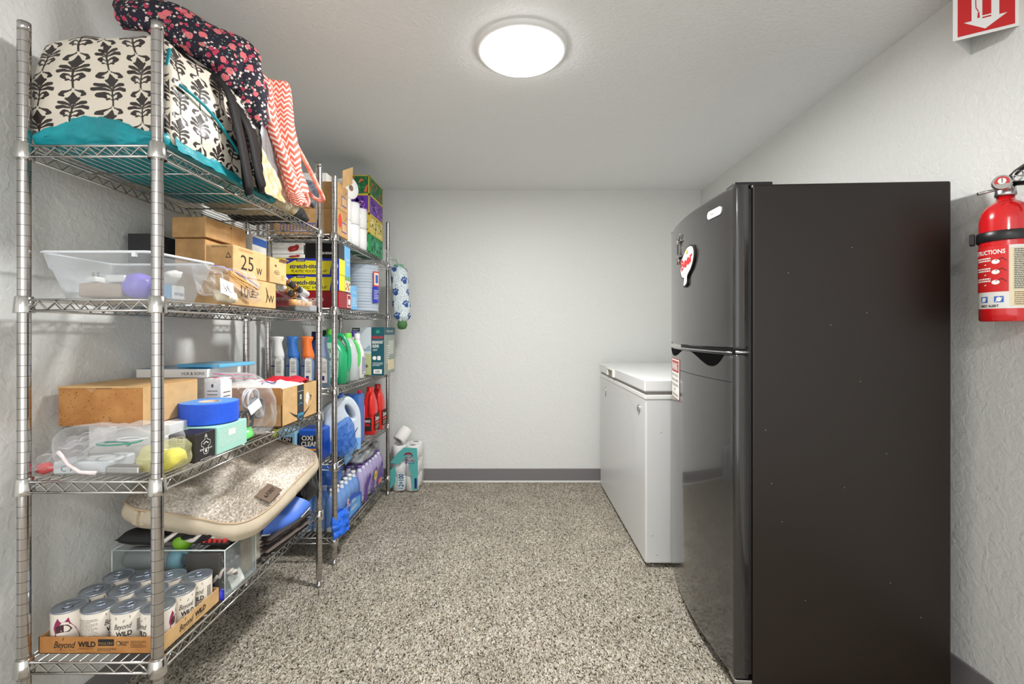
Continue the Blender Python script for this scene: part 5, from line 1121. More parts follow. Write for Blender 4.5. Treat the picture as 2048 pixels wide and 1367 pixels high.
# things jammed at the far end of the bottom shelf
b = MB(); soft(b, (-.868, 1.905, Z4 + .150), (.11, .15, .13), 22, mat('glossy black nylon', (22, 22, 24), .35, bump=.4, bscale=60), rnd=.4, amp=.012, fr=18, seed=14); tag(b.build('black_bag'), 'crumpled black nylon bag under the far corner of the pet bed', 'bag')
t = thing('rubber_sling', (-.85, 1.75, Z4 + .09), 'blue flexible rubber sling with white piping beside the pet bed', 'rubber sling'); BLR = mat('blue rubber', (80, 124, 222), .45)
b = MB(); CR = [W(528, 1062, 1.62), W(556, 1010, 1.66), W(582, 1008, 1.72), W(612, 1018, 1.86), W(624, 1052, 1.90), W(600, 1050, 1.84), W(576, 1066, 1.76)]
def bl(u, v):
    a = V(-.86, 1.60, Z4 + .080).lerp(V(-.80, 1.84, Z4 + .086), u); c = V(-.93, 1.60, Z4 + .155).lerp(V(-.87, 1.80, Z4 + .14), u)
    p = a.lerp(c, v); return p + V(.035 * math.sin(v * PI), 0, -.03 * math.sin(u * PI) * (1 - v) + .02 * math.sin(u * 7) * v)
for sgn in (0, 1): b.grid(lambda u, v: bl(u, v) + V(-.003 * sgn, 0, -.003 * sgn), 24, 16, BLR, flip=bool(sgn))
b.build('body', t); b = MB(); b.tube([bl(k / 20, 0) for k in range(21)], .003, M_paper, 6); b.build('piping', t)
for k in range(5):
    b = MB(); z = Z4 + .010 + k * .0135; dx = .012 * math.sin(k * 2.1)
    pillow(b, (-.905 + dx * .4, 1.74, z), (.12, 1, 0), (-1, .12, 0), .27, .16 + .006 * k, .014, (mat('charcoal towel', (62, 56, 54), .85, bump=.6, bscale=130), mat('taupe towel', (98, 86, 80), .85, bump=.6, bscale=130))[k % 2], n=22, amp=.006, fr=14, seed=k + 60, p=8)
    tag(b.build('folded_towel'), ('bottom towel of the dark folded stack on the bottom shelf', 'second towel up in the dark folded stack', 'middle towel of the dark folded stack', 'fourth towel up in the dark folded stack', 'top towel of the dark folded stack, below the blue sling')[k], 'towel', 'folded towels at the far end of the bottom shelf')
b = MB(); pillow(b, (-.88, 1.60, Z4 + .06), (.1, 1, 0), (-.3, 0, 1), .10, .11, .02, mat('stone cloth', (198, 190, 176), .8, bump=.3, bscale=50), n=14, amp=.008, fr=18); tag(b.build('beige_cloth'), 'limp beige cloth hanging between the acrylic bin and the folded towels', 'cloth')
# ================================================================ far unit, top deck (z 1.562)
T1 = 1.564
def blueprint(b, P, w_, h):
    BL = mat('carton blue', (96, 96, 160), .6); b.rect(-w_ * .12, -h * .22, w_ * .56, h * .34, P, BL)
    for k in range(11): b.rect(-w_ * .12 - w_ * .25 + k * w_ * .05, -h * .22, w_ * .028, h * .24, P, K_card, .001)
def blueside(b, P, w_, h):
    BL = mat('carton blue', (96, 96, 160), .6); b.rect(w_ * .08, -h * .12, w_ * .5, h * .4, P, BL); b.rect(w_ * .08, -h * .12, w_ * .42, h * .3, P, K_card2, .001); b.stroke([(w_ * .2, h * .2), (w_ * .34, h * .34)], .005, P, BL)
carton('cardboard_box', 'lower brown shipping carton with blue barcode print on the far unit top shelf', 'box', -1.15, -.842, 2.25, 2.385, T1, T1 + .127, K_card, front=blueprint, side=lambda b, P, w_, h: (blueside(b, P, w_, h), b.disc(-w_ * .32, .01, .022, .034, P, mat('red dot print', (214, 70, 50), .5), .0012)))
o = carton('cardboard_box', 'upper brown shipping carton with a raised flap on the far unit top shelf', 'box', -1.15, -.842, 2.25, 2.385, T1 + .128, T1 + .255, K_card, front=blueprint, side=blueside)
b = MB(); b.obox(V(-.825, 2.33, T1 + .300), V(.22, 1, .55).normalized(), V(.25, -.62, 1).normalized(), V(1, -.1, -.2).normalized(), .10, .085, .003, K_card2); b.build('flap', o)
carton('white_box', 'flat white box on top of the brown cartons of the far unit', 'box', -1.16, -.90, 2.26, 2.385, T1 + .257, T1 + .300, M_paper)
def roll(name, c, axis, r, L_, lab, grp=None, wrap=False, core=.021):
    t = thing(name, tuple(c), lab, 'paper roll', grp); d = Vector(axis).normalized(); q = d.to_track_quat('Z', 'Y').to_matrix(); PT = mat('paper roll white', (240, 239, 236), .9, bump=.35, bscale=90)
    b = MB(); b.loft([(0, core, core), (0, r - .003, r - .003), (.003, r, r), (L_ - .003, r, r), (L_, r - .003, r - .003), (L_, core, core)], PT, 32, cap=False, R=q, o=c); b.build('paper', t)
    b = MB(); b.loft([(0, core - .002, core - .002), (0, core, core), (L_, core, core), (L_, core - .002, core - .002), (0, core - .002, core - .002)], mat('roll core', (150, 132, 112), .9), 20, cap=False, R=q, o=c); b.build('core', t)
    if wrap: b = MB(); b.loft([(-.002, r * .4, r * .4), (-.002, r, r), (L_ * .3, r + .003, r + .003), (L_ * .7, r + .002, r + .002), (L_ + .002, r, r), (L_ + .002, r * .4, r * .4)], FILM, 24, cap=False, R=q, o=c); b.build('wrapper', t)
    return t
G = 'white paper rolls on the far unit top shelf'
roll('paper_roll', (-.912, 2.462, T1), (0, 0, 1), .056, .116, 'lower roll of the tall white column beside the raised carton flap', G)
roll('paper_roll', (-.912, 2.462, T1 + .118), (0, 0, 1), .056, .114, 'upper roll of the tall white column beside the raised carton flap', G)
roll('paper_roll', (-.955, 2.515, T1 + .290), (.9, -.42, 0), .056, .11, 'paper roll lying on the tall white column with its core facing outward', G, core=.016)
roll('paper_roll', (-.895, 2.475 + .1, T1), (0, 0, 1), .047, .118, 'wrapped lower roll at the aisle edge, left of the colorful tissue boxes', G, True)
roll('paper_roll', (-.895, 2.475 + .1, T1 + .12), (0, 0, 1), .047, .118, 'wrapped upper roll at the aisle edge, left of the colorful tissue boxes', G, True)
roll('paper_roll', (-.888, 2.68, T1), (0, 0, 1), .046, .118, 'wrapped lower roll touching the colorful tissue boxes', G, True)
roll('paper_roll', (-.888, 2.68, T1 + .12), (0, 0, 1), .046, .112, 'wrapped upper roll touching the colorful tissue boxes', G, True)
TG = 'colorful tissue boxes stacked on the far unit'
for k, (base, c1, c2, rim_, lab) in enumerate((((26, 140, 88), (90, 200, 150), (12, 90, 70), (60, 160, 80), 'green tissue box with pale streaks, lowest of the colorful stack'),
    ((226, 200, 92), (250, 240, 200), (90, 140, 90), (214, 184, 60), 'yellow flowered tissue box, second from the bottom of the stack'),
    ((104, 52, 170), (200, 140, 214), (54, 36, 110), (214, 184, 60), 'purple patterned tissue box, second from the top of the stack'),
    ((24, 104, 60), (226, 110, 70), (60, 150, 80), (200, 190, 60), 'green tissue box with orange leaves, topmost of the colorful stack'))):
    def pat(b, P, w_, h, base=base, c1=c1, c2=c2, rim_=rim_, k=k):
        r = random.Random(k * 3 + int(w_ * 1000)); A1 = mat('tissue print %d a' % k, c1, .5); A2 = mat('tissue print %d b' % k, c2, .5); RR = mat('tissue border %d' % k, rim_, .5)
        for q in range(int(w_ * 160)):
            x = (r.random() - .5) * w_ * .84; y = (r.random() - .5) * h * .8; a = r.random() * 3.1; L_ = .008 + r.random() * .012
            b.poly([(x + math.cos(a) * L_ * i_ - math.sin(a) * L_ * .35 * j_, y + math.sin(a) * L_ * i_ + math.cos(a) * L_ * .35 * j_) for i_, j_ in ((1, 0), (.4, 1), (-.5, .8), (-1, 0), (-.5, -.8), (.4, -1))], P, (A1, A2)[q % 2], .0006 + .0003 * (q % 4))
        for s_ in (-1, 1): b.rect(0, s_ * (h / 2 - .003), w_, .006, P, RR, .0022); b.rect(s_ * (w_ / 2 - .003), 0, .006, h, P, RR, .0022)
    carton('tissue_box', lab, 'tissue box', -.965, -.845, 2.745, 3.02, T1 + k * .1125, T1 + k * .1125 + .112, mat('tissue card %d' % k, base, .45), front=pat, side=pat, group=TG)
# ================================================================ far unit, second deck (z 1.213)
T2 = 1.215
YL = mat('wrap carton yellow', (236, 222, 40), .4); WB = mat('wrap carton blue', (42, 56, 172), .4)
def wrapbox(line):
    def f(b, P, w_, h):
        b.poly([(-w_ / 2, -h * .28), (-w_ / 2, -h * .02), (-w_ * .26, h * .5), (-w_ * .08, h * .5)], P, WB, .0006); b.poly([(-w_ * .30, h * .5), (w_ / 2, h * .5), (w_ / 2, h * .34), (w_ * .1, h * .36), (-w_ * .14, h * .44)], P, WB, .0006)
        b.poly([(-w_ * .48, -h * .10), (-w_ * .47, -h * .02), (-w_ * .28, h * .18), (-w_ * .28, h * .06)], P, mat('wrap red dash', (206, 60, 50), .4), .001)
        b.rect(-w_ * .06, h * .38, w_ * .13, h * .14, P, M_navy, .001); b.text('FREE FILM', -w_ * .06, h * .38, h * .09, P, M_paper, w=w_ * .10, off=.0014)
        b.text('stretch-tite', -w_ * .02, h * .02, h * .27, P, M_navy, w=w_ * .40, bold=.02, off=.001); b.text(line, w_ * .06, -h * .30, h * .16, P, M_ink, w=w_ * .52, shear=.25, off=.001)
        b.poly([(w_ * .36, -h * .5), (w_ * .39, h * .34), (w_ * .5, h * .34), (w_ * .5, -h * .5)], P, WB, .0012); b.text('50', w_ * .44, h * .02, h * .30, P, M_paper, w=w_ * .085, off=.0018, bold=.02)
    return f
carton('foil_box', 'dark red foil box under the yellow food wrap cartons', 'box', -1.165, -.838, 2.25, 2.42, T2, T2 + .080, mat('dark red card', (150, 22, 34), .4), front=lambda b, P, w_, h: (b.text('REYNOLDS', .03, .0, .014, P, M_paper, w=.12, off=.001), b.rect(-.12, 0, .07, .05, P, mat('dark red print', (112, 16, 26), .5))), side=lambda b, P, w_, h: (b.rect(w_ * .3, 0, w_ * .3, h * .8, P, M_paper), b.rect(w_ * .3, 0, w_ * .24, h * .7, P, mat('dark red card', (0, 0, 0), .5), .001), b.rect(w_ * .3, -.005, w_ * .16, h * .34, P, M_paper, .0014)))
carton('food_wrap_box', 'lower yellow and blue plastic wrap carton, above the dark red foil box', 'food wrap box', -1.165, -.836, 2.25, 2.325, T2 + .082, T2 + .158, YL, front=wrapbox('PLASTIC WRAP'))
carton('food_wrap_box', 'upper yellow and blue plastic food wrap carton, right under the steak cartons', 'food wrap box', -1.165, -.836, 2.25, 2.325, T2 + .160, T2 + .236, YL, front=wrapbox('PLASTIC FOOD WRAP'))
def steak(b, P, w_, h):
    R1 = mat('raw steak red', (158, 34, 34), .4); R2 = mat('steak fat', (226, 190, 176), .5); k = min(1, h / .05)
    o_ = [(.0, -.010), (.012, -.020), (.034, -.016), (.052, -.010), (.060, .006), (.056, .019), (.044, .022), (.034, .014), (.014, .012), (.002, .004)]
    b.poly([(x, y * k) for x, y in o_], P, R2, .0006); b.poly([(.028 + (x - .028) * .88, y * .82 * k) for x, y in o_], P, R1, .001); b.poly([(.02, -.008 * k), (.036, -.006 * k), (.045, .004 * k), (.03, .002 * k)], P, mat('steak highlight', (206, 84, 76), .4), .0013)
carton('steak_box', 'lower white carton with a steak picture, mostly hidden above the food wrap', 'box', -1.16, -1.005, 2.255, 2.33, T2 + .238, T2 + .256, M_paper, front=steak)
carton('steak_box', 'upper white carton with a steak picture above the food wrap', 'box', -1.162, -1.012, 2.255, 2.35, T2 + .258, T2 + .312, M_paper, front=steak)
carton('black_box', 'glossy black box with white lettering right of the steak cartons', 'box', -1.003, -.842, 2.256, 2.34, T2 + .238, T2 + .310, mat('gloss black card', (24, 24, 26), .25), front=lambda b, P, w_, h: (b.text('EMERSON', .035, -.012, .010, P, M_paper, w=.065, off=.001, bold=.03), b.disc(.05, .016, .006, .006, P, mat('mid grey print', (120, 124, 126), .5))))
SKY = mat('snack sky blue', (110, 180, 230), .4)
carton('snack_box', 'tall sky blue snack box with nuts pictured low, behind the yellow cartons', 'box', -1.0, -.840, 2.335, 2.412, T2 + .083, T2 + .312, SKY, side=lambda b, P, w_, h: (b.text('Quaker', 0, .05, .014, P, M_paper, w=w_ * .6, off=.001), b.text('CHEWY', 0, .025, .012, P, M_paper, w=w_ * .6, off=.001), b.rect(0, -.045, w_ * .98, .02, P, mat('snack green', (120, 160, 100), .5)), b.rect(0, -.085, w_ * .98, .055, P, M_cream, .0008), *[b.disc(-.025 + .012 * i, -.085 + .012 * ((i * 2) % 3 - 1), .009, .007, P, mat('nut brown', (170, 110, 60), .6), .001 + .0003 * i, 10) for i in range(5)]))
carton('snack_box', 'smaller sky blue box low beside the dark red foil box', 'box', -.99, -.840, 2.43, 2.52, T2, T2 + .125, SKY, side=lambda b, P, w_, h: (b.text('fruit', 0, .03, .016, P, M_paper, w=w_ * .6, off=.001), b.lines(0, -.02, w_ * .7, .05, 5, P, M_paper)))
def cups():
    c = (-.938, 2.90, 0); t = thing('paper_bowl_pack', (-.938, 2.90, T2), 'big clear-wrapped stack of pale disposable bowls at the aisle side of the far unit', 'bowls'); GB = mat('pale grey blue paper', (186, 198, 210), .6)
    r_ = random.Random(2); b = MB(); secs = []; z = T2 + .012; n = 34
    for k in range(n): rr = .094 + .0035 * (k % 2) + (.003 if k % 7 == 0 else 0); secs.append((z, rr, rr)); z += .285 / n
    b.loft(secs, GB, 40, o=c, smooth=False); b.build('bowl_stack', t)
    b = MB(); b.grid(lambda u, v: V(c[0] + (.100 + .005 * noise.noise(V(math.cos(u * 6.283) * 3, math.sin(u * 6.283) * 3, v * 6)) - (.05 * max(0, v - .92) / .08)) * math.cos(u * 6.283), c[1] + (.100 + .005 * noise.noise(V(math.cos(u * 6.283) * 3, math.sin(u * 6.283) * 3, v * 6)) - .05 * max(0, v - .92) / .08) * math.sin(u * 6.283), T2 + .001 + .318 * v), 64, 36, FILM); b.build('wrapper', t)
    P = cylpl(c[0], c[1], .106, T2 + .18, math.atan2(-.55, .85)); b = MB(); RD = mat('label orange red', (222, 60, 40), .4)
    def wr(x0, x1, y0, y1, m, d): b.grid(lambda u, v: P(x0 + (x1 - x0) * u, y0 + (y1 - y0) * v, d), 8, 1, m)
    wr(-.004, .052, -.02, .07, RD, .002); wr(.003, .045, -.012, .062, M_paper, .0025); wr(.012, .036, .0, .05, M_blue, .003); wr(-.008, .046, -.12, -.02, mat('label royal', (44, 60, 190), .4), .002); b.lines(.02, -.07, .04, .06, 6, P, M_paper, .003)
    b.build('label', t)
cups()
t = thing('zip_bag', (-.86, 3.11, T2 + .33), 'empty clear zip bag with a blue line beside the paw-print bag holder', 'plastic bag')
b = MB(); pillow(b, (-.845, 3.06, 1.575), (.4, 1, .1), (-.3, .1, .8), .17, .15, .05, FILM, n=26, amp=.014, fr=24, seed=8, bulge=lambda x, y: .5 + .5 * y * -1 + .3); b.build('body', t)
b = MB(); b.tube([V(-.80 + .002 * k, 2.99 + .02 * k, 1.508 + .004 * math.sin(k) + .003 * k) for k in range(8)], .0022, M_navy, 5); b.build('zip_track', t)
# paw print bag holder hanging on the far post
def paws(U, Vv):
    # a paw every 0.075 m along the tube
    py = .078; k = np.floor(Vv / py); y = Vv - (k + .5) * py; x = np.mod(U + .035 * np.mod(k, 2) + .02, .105) - .05; c_, s_ = math.cos(.3), math.sin(.3); X = x * c_ + y * s_; Y = -x * s_ + y * c_
    X = X / 1.3; Y = Y / 1.3; d = np.hypot(X / 1.15, (Y + .006)) - .0115
    for (a, b_) in ((-.016, .006), (-.006, .014), (.006, .014), (.016, .006)): d = np.minimum(d, np.hypot(X - a, (Y - b_) * .8) - .0052)
    return -d * 1000
def paw_bag():
    m = ink_mat('paw print cotton', (232, 238, 240), (34, 64, 150), .7, bump=.3); N, L = nt(m)
    bs = N['Principled BSDF']; src = bs.inputs['Base Color'].links[0].from_socket; tc = N.new('ShaderNodeTexCoord'); v = N.new('ShaderNodeTexVoronoi'); v.inputs['Scale'].default_value = 85; v.feature = 'DISTANCE_TO_EDGE'; L.new(tc.outputs['Object'], v.inputs['Vector'])
    g = N.new('ShaderNodeMath'); g.operation = 'LESS_THAN'; g.inputs[1].default_value = .10; L.new(v.outputs[0], g.inputs[0]); mx = N.new('ShaderNodeMix'); mx.data_type = 'RGBA'; sc_ = N.new('ShaderNodeMath'); sc_.operation = 'MULTIPLY'; sc_.inputs[1].default_value = .5; L.new(g.outputs[0], sc_.inputs[0]); L.new(sc_.outputs[0], mx.inputs[0]); L.new(src, mx.inputs[6]); mx.inputs[7].default_value = lin((70, 128, 140)); L.new(mx.outputs[2], bs.inputs['Base Color'])
    cx, cy = -.768, 3.13; z1, z0 = 1.535, 1.165
    t = thing('bag_holder', (cx, cy, z0), 'white paw-print cloth bag holder hanging from the far post, green ends', 'bag holder')
    def f(u, v):
        a = u * 2 * PI; r = .056 * min(1, (v + .015) * 9) ** .5 * min(1, (1.02 - v) * 12) ** .5 + .006 * noise.noise(V(math.cos(a) * 2, math.sin(a) * 2, v * 8)); sway = .02 * (1 - v)
        return V(cx + sway * 1.2 + r * math.cos(a), cy + r * math.sin(a) * .9, z0 + (z1 - z0) * v)
    b = MB(); b.ink = paws; b.grid(f, 60, 70, m, us=.35, vs_=z1 - z0); b.build('body', t)
    GR = mat('sage green cotton', (116, 170, 140), .7, bump=.3, bscale=60)
    b = MB(); b.loft([(z0 - .05, .004, .004, .02, 0), (z0 - .045, .026, .02, .022, 0), (z0 - .02, .034, .03, .024, 0), (z0 + .012, .026, .026, .024, 0)], mat('leaf green cotton', (74, 118, 66), .7, bump=.4, bscale=50), 18, o=(cx, cy, 0)); b.build('bottom_cuff', t)
    b = MB(); b.loft([(z1 - .012, .02, .02), (z1 + .004, .036, .03), (z1 + .012, .03, .026)], GR, 18, o=(cx, cy, 0)); b.obox(V(cx + .03, cy - .03, z1 - .01), V(1, 0, 0), V(0, 0, 1), V(0, -1, 0), .018, .034, .006, GR, .002); b.tube([V(cx, cy, z1), V(cx - .02, cy + .01, z1 + .045), V(cx - .07, cy + .03, z1 + .05), V(-.85, 3.165, z1 + .02)], .003, GR, 6); b.build('hanging_loop', t)
paw_bag()
# ================================================================ far unit, third deck (z 0.833)
T3 = .835
def freshener(x, y, cap_c, liq_c, lab, rz=0.0):
    t = thing('air_freshener', (x, y, T3), lab, 'air freshener', 'air freshener bottles behind the shipping box'); o = (x, y, 0); h = .175
    b = MB(); b.loft([(T3, .024, .021), (T3 + .004, .030, .024), (T3 + .05, .031, .025), (T3 + .10, .031, .024), (T3 + .14, .027, .022), (T3 + .165, .016, .015)], mat('bottle ' + lab[:5], liq_c, .15, coat=.4), 24, o=o, power=2.6); P = FR(x - .03, x + .03, y - .0262, T3 + .01, T3 + .15); b.build('bottle', t)
    b = MB(); b.poly([(-.006, -.058), (.028, -.058), (.027, .052), (.004, .062), (-.004, .052)], P, M_paper, .001, .0008); b.lines(.012, .02, .022, .05, 7, P, mat('tiny grey print', (120, 120, 130), .6), .0022); b.rect(.008, -.036, .014, .022, P, mat('violet square', (60, 30, 120), .5), .0022); b.rect(-.014, .022, .018, .005, P, M_navy, .001); b.lines(.012, -.006, .022, .012, 2, P, M_ink, .0022)
    b.build('label', t)
    CM = mat('sprayer ' + lab[:5], cap_c, .3, coat=.3); b = MB()
    b.loft([(T3 + .128, .030, .023, 0, 0), (T3 + .155, .030, .022, -.001, 0), (T3 + .185, .023, .018, -.004, 0), (T3 + .215, .021, .017, -.006, 0), (T3 + .234, .030, .019, -.006, 0), (T3 + .241, .028, .018, -.006, 0), (T3 + .243, .008, .006, -.008, 0)], CM, 20, o=o); b.tube([V(x - .018, y, T3 + .225), V(x - .028, y, T3 + .215), V(x - .026, y, T3 + .19), V(x - .021, y, T3 + .175)], .005, CM, 8); b.build('sprayer', t)
freshener(-1.132, 2.262, (236, 236, 234), (214, 220, 214), 'white-topped air freshener spray bottle, first from the wall in its row')
freshener(-1.062, 2.262, (44, 110, 190), (96, 130, 170), 'blue-topped air freshener spray bottle, between the white and the orange one')
freshener(-.990, 2.262, (240, 120, 44), (120, 140, 170), 'orange-topped air freshener spray bottle')
freshener(-.916, 2.262, (150, 172, 212), (150, 176, 206), 'pale-blue-topped air freshener spray bottle beside the aisle post')
def bottle(name, x, y, z, secs, m, capm, caph, capr, lab, cat='bottle', power=2.2, label=None, handle=None):
    t = thing(name, (x, y, z), lab, cat); b = MB(); b.loft([(z + q[0],) + tuple(q[1:]) for q in secs], m, 28, o=(x, y, 0), power=power); b.build('body', t); top = z + secs[-1][0]; tx, ty = (secs[-1][3], secs[-1][4]) if len(secs[-1]) > 3 else (0, 0)
    b = MB(); b.loft([(top - .004, capr, capr), (top, capr * 1.02, capr * 1.02), (top + caph * .9, capr, capr), (top + caph, capr * .9, capr * .9)], capm, 20, o=(x + tx, y + ty, 0)); b.build('cap', t)
    if handle: b = MB(); b.tube([V(x + p[0], y + p[1], z + p[2]) for p in handle[0]], handle[1], handle[2], 10); b.build('handle', t)
    if label: b = MB(); label(b); b.build('label', t)
    return t
GRN = mat('detergent green', (30, 160, 104), .3, coat=.3)
def al(b):
    P = FR(-.97, -.86, 2.418 - .0545, T3, T3 + .27); b.poly([(-.045, -.10), (.03, -.10), (.036, .03), (.0, .075), (-.045, .075)], P, mat('label mint', (190, 236, 206), .5), .001); b.text('all', -.022, .035, .022, P, M_ink, w=.03, off=.002); b.text('gentle', -.002, -.005, .022, P, M_ink, w=.07, off=.002); b.rect(-.006, -.045, .07, .004, P, GRN, .002); b.lines(-.006, -.07, .06, .03, 3, P, mat('tiny grey print', (0, 0, 0)), .002)
SM = lambda P, n=5: [tuple(0.5 * ((2 * b_[z]) + (c[z] - a[z]) * (k / n) + (2 * a[z] - 5 * b_[z] + 4 * c[z] - d[z]) * (k / n) ** 2 + (3 * b_[z] - a[z] - 3 * c[z] + d[z]) * (k / n) ** 3) for z in (0, 1, 2)) for i in range(len(P) - 1) for (a, b_, c, d) in [(P[max(i - 1, 0)], P[i], P[i + 1], P[min(i + 2, len(P) - 1)])] for k in range(n)] + [P[-1]]
bottle('detergent_jug', -.915, 2.418, T3, [(0, .055, .05), (.005, .064, .054), (.15, .064, .054), (.19, .052, .05, -.010, 0), (.235, .032, .034, -.026, 0), (.25, .022, .022, -.028, 0)], GRN, mat('lime cap', (120, 214, 80), .3), .03, .021, 'green laundry detergent jug with a mint label, beside the pale blue sprayer', 'jug', 3.2, al, (SM([(-.01, 0, .238), (.03, 0, .245), (.058, 0, .20), (.068, 0, .14), (.064, 0, .08), (.05, 0, .06)]), .011, GRN))
bottle('detergent_jug', -.905, 2.56, T3, [(0, .05, .045), (.005, .058, .05), (.14, .058, .05), (.19, .045, .045), (.23, .024, .024)], mat('clear grey jug', (196, 202, 204), .15, coat=.5), mat('lime cap', (120, 214, 80), .3), .028, .02, 'grey detergent jug with a lime green handle behind the green jug', 'jug', 2.8, None, (SM([(.01, 0, .215), (.04, 0, .21), (.06, 0, .16), (.06, 0, .10), (.052, 0, .08)]), .009, mat('lime handle', (90, 200, 96), .3)))
bottle('cleaner_bottle', -.895, 2.68, T3, [(0, .035, .03), (.004, .04, .034), (.15, .04, .034), (.20, .02, .02), (.225, .014, .014)], M_offw, M_offw, .03, .016, 'plain white bottle left of the coffee pod box', 'bottle', 2.2, lambda b: (b.rect(.0, -.02, .05, .10, RT(-.8545, 2.65, 2.71, T3, T3 + .2), mat('label pale lavender', (210, 206, 232), .5), .001), b.lines(0, -.02, .04, .08, 8, RT(-.8545, 2.65, 2.71, T3, T3 + .2), M_navy, .002)))
bottle('cleaner_bottle', -.95, 2.79, T3, [(0, .034, .03), (.004, .038, .034), (.17, .036, .03), (.22, .016, .016), (.24, .013, .013)], M_offw, mat('violet cap', (96, 90, 190), .3), .03, .015, 'tall white bottle with a violet cap behind the grey jug')
bottle('cleaner_bottle', -1.01, 2.40, T3, [(0, .04, .034), (.004, .045, .038), (.17, .045, .038), (.215, .022, .022), (.232, .018, .018)], mat('bottle blue dark', (60, 80, 150), .3), mat('navy cap', (22, 24, 96), .3), .034, .022, 'bottle with a square navy cap standing behind the orange sprayer')
bottle('cleaner_bottle', -1.02, 2.56, T3, [(0, .04, .034), (.004, .045, .038), (.17, .045, .038), (.22, .024, .022), (.24, .018, .018)], mat('pine green bottle', (20, 110, 60), .25), mat('dark green cap', (16, 84, 60), .3), .034, .021, 'dark green bottle behind the pale-blue-topped sprayer')
# coffee pods
def kfront(b, P, w_, h):
    LG = mat('pod box pale', (206, 216, 220), .5); TL = mat('pod box teal', (14, 84, 96), .45); GR_ = mat('pod box field', (188, 196, 140), .6); DG = mat('pod box dark field', (92, 104, 66), .6)
    b.rect(-w_ * .14, h * .12, w_ * .72, h * .76, P, LG, .0006); b.rect(-w_ * .14, -h * .27, w_ * .72, h * .44, P, GR_, .0009)
    for i, (x, y, rx) in enumerate(((-.09, -.10, .03), (-.04, -.115, .025), (-.02, -.09, .02), (-.07, -.13, .03))): b.disc(x, y, rx, .012, P, DG, .0012 + i * .0002, 14)
    b.poly([(-.10, .0), (-.06, .03), (-.02, .015), (.01, .04), (.02, .0)], P, mat('pod box hill', (150, 176, 190), .6), .0010)
    b.rect(-w_ * .38, h * .45, w_ * .24, h * .08, P, M_ink, .0014); b.text('KIRKLAND', -w_ * .38, h * .45, h * .03, P, M_paper, w=w_ * .18, off=.002)
    b.rect(w_ * .30, 0, w_ * .40, h, P, TL, .0014)
    b.text('KIRKLAND', w_ * .30, h * .29, h * .055, P, mat('logo red', (206, 40, 40), .4), w=w_ * .34, off=.002, bold=.03); b.text('BREAKFAST', w_ * .30, h * .19, h * .06, P, M_paper, w=w_ * .34, off=.002, bold=.02); b.text('BLEND', w_ * .24, h * .11, h * .06, P, M_paper, w=w_ * .2, off=.002, bold=.02); b.text('LIGHT', w_ * .22, h * .03, h * .04, P, M_paper, w=w_ * .14, off=.002)
    b.disc(w_ * .20, -h * .14, .012, .012, P, M_paper, .002); b.rect(w_ * .34, -h * .14, .02, .024, P, M_paper, .002); b.lines(w_ * .30, -h * .27, w_ * .32, h * .08, 3, P, M_paper, .002); b.rect(w_ * .30, -h * .42, w_ * .26, h * .09, P, M_paper, .002); b.text('100', w_ * .3, -h * .42, h * .05, P, M_ink, off=.003); b.text('120', -w_ * .36, -h * .42, h * .08, P, M_ink, w=w_ * .14, off=.002, bold=.02)
    b.text('20', w_ * .30, h * .41, h * .06, P, mat('logo green', (60, 180, 120), .4), w=w_ * .12, off=.002, bold=.03)
carton('coffee_pod_box', 'large teal and white breakfast blend coffee pod box at the end of the far unit', 'box', -.985, -.79, 2.86, 3.115, T3, T3 + .292, mat('pod box side', (150, 160, 150), .5), front=kfront,
       side=lambda b, P, w_, h: (b.rect(0, h * .42, w_, h * .16, P, mat('pod box teal', (0, 0, 0)), .0006), b.text('KIRKLAND', 0, h * .42, h * .04, P, M_paper, w=w_ * .6, off=.001), b.rect(.03, .02, w_ * .5, h * .3, P, mat('pod side pale', (196, 200, 190), .5)), b.rect(.03, -.09, w_ * .6, h * .22, P, M_cream), b.lines(-.05, -.02, w_ * .3, h * .4, 8, P, M_paper)))
# ================================================================ far unit, fourth deck (z 0.475)
T4 = .477
def oxi(x0, x1, lab, light):
    carton('cleaning_tub', lab, 'tub', x0, x1, 2.255, 2.37, T4, T4 + .155, mat('oxi blue' if not light else 'oxi light', (40, 96, 200) if not light else (150, 200, 226), .35), bev=.008,
        front=lambda b, P, w_, h: (b.rect(0, .022, w_ * .86, .05, P, M_ink, .001), b.text('OXI', -w_ * .1, .036, .022, P, M_paper, w=w_ * .5, off=.002, bold=.03), b.text('CLEAN', .0, .008, .022, P, M_paper, w=w_ * .74, off=.002, bold=.03), b.rect(0, -.02, w_ * .8, .01, P, mat('oxi orange', (240, 160, 40), .4), .001)) if not light else (b.rect(0, .018, w_ * .6, .045, P, M_ink, .001), b.text('ON', 0, .03, .018, P, M_paper, w=w_ * .4, off=.002), b.rect(0, .002, w_ * .5, .006, P, M_paper, .002)))
oxi(-1.135, -1.045, 'light blue cleaner tub seen through the gap above the pet bed', True)
oxi(-1.035, -.925, 'royal blue cleaner tub with white lettering seen through the gap above the pet bed', False)
bottle('yellow_bottle', -1.165 + .005, 2.30, T4, [(0, .022, .022), (.13, .022, .022), (.15, .014, .014)], mat('lime label', (200, 214, 40), .4), M_ink, .015, .014, 'yellow and black bottle beside the light blue cleaner tub')
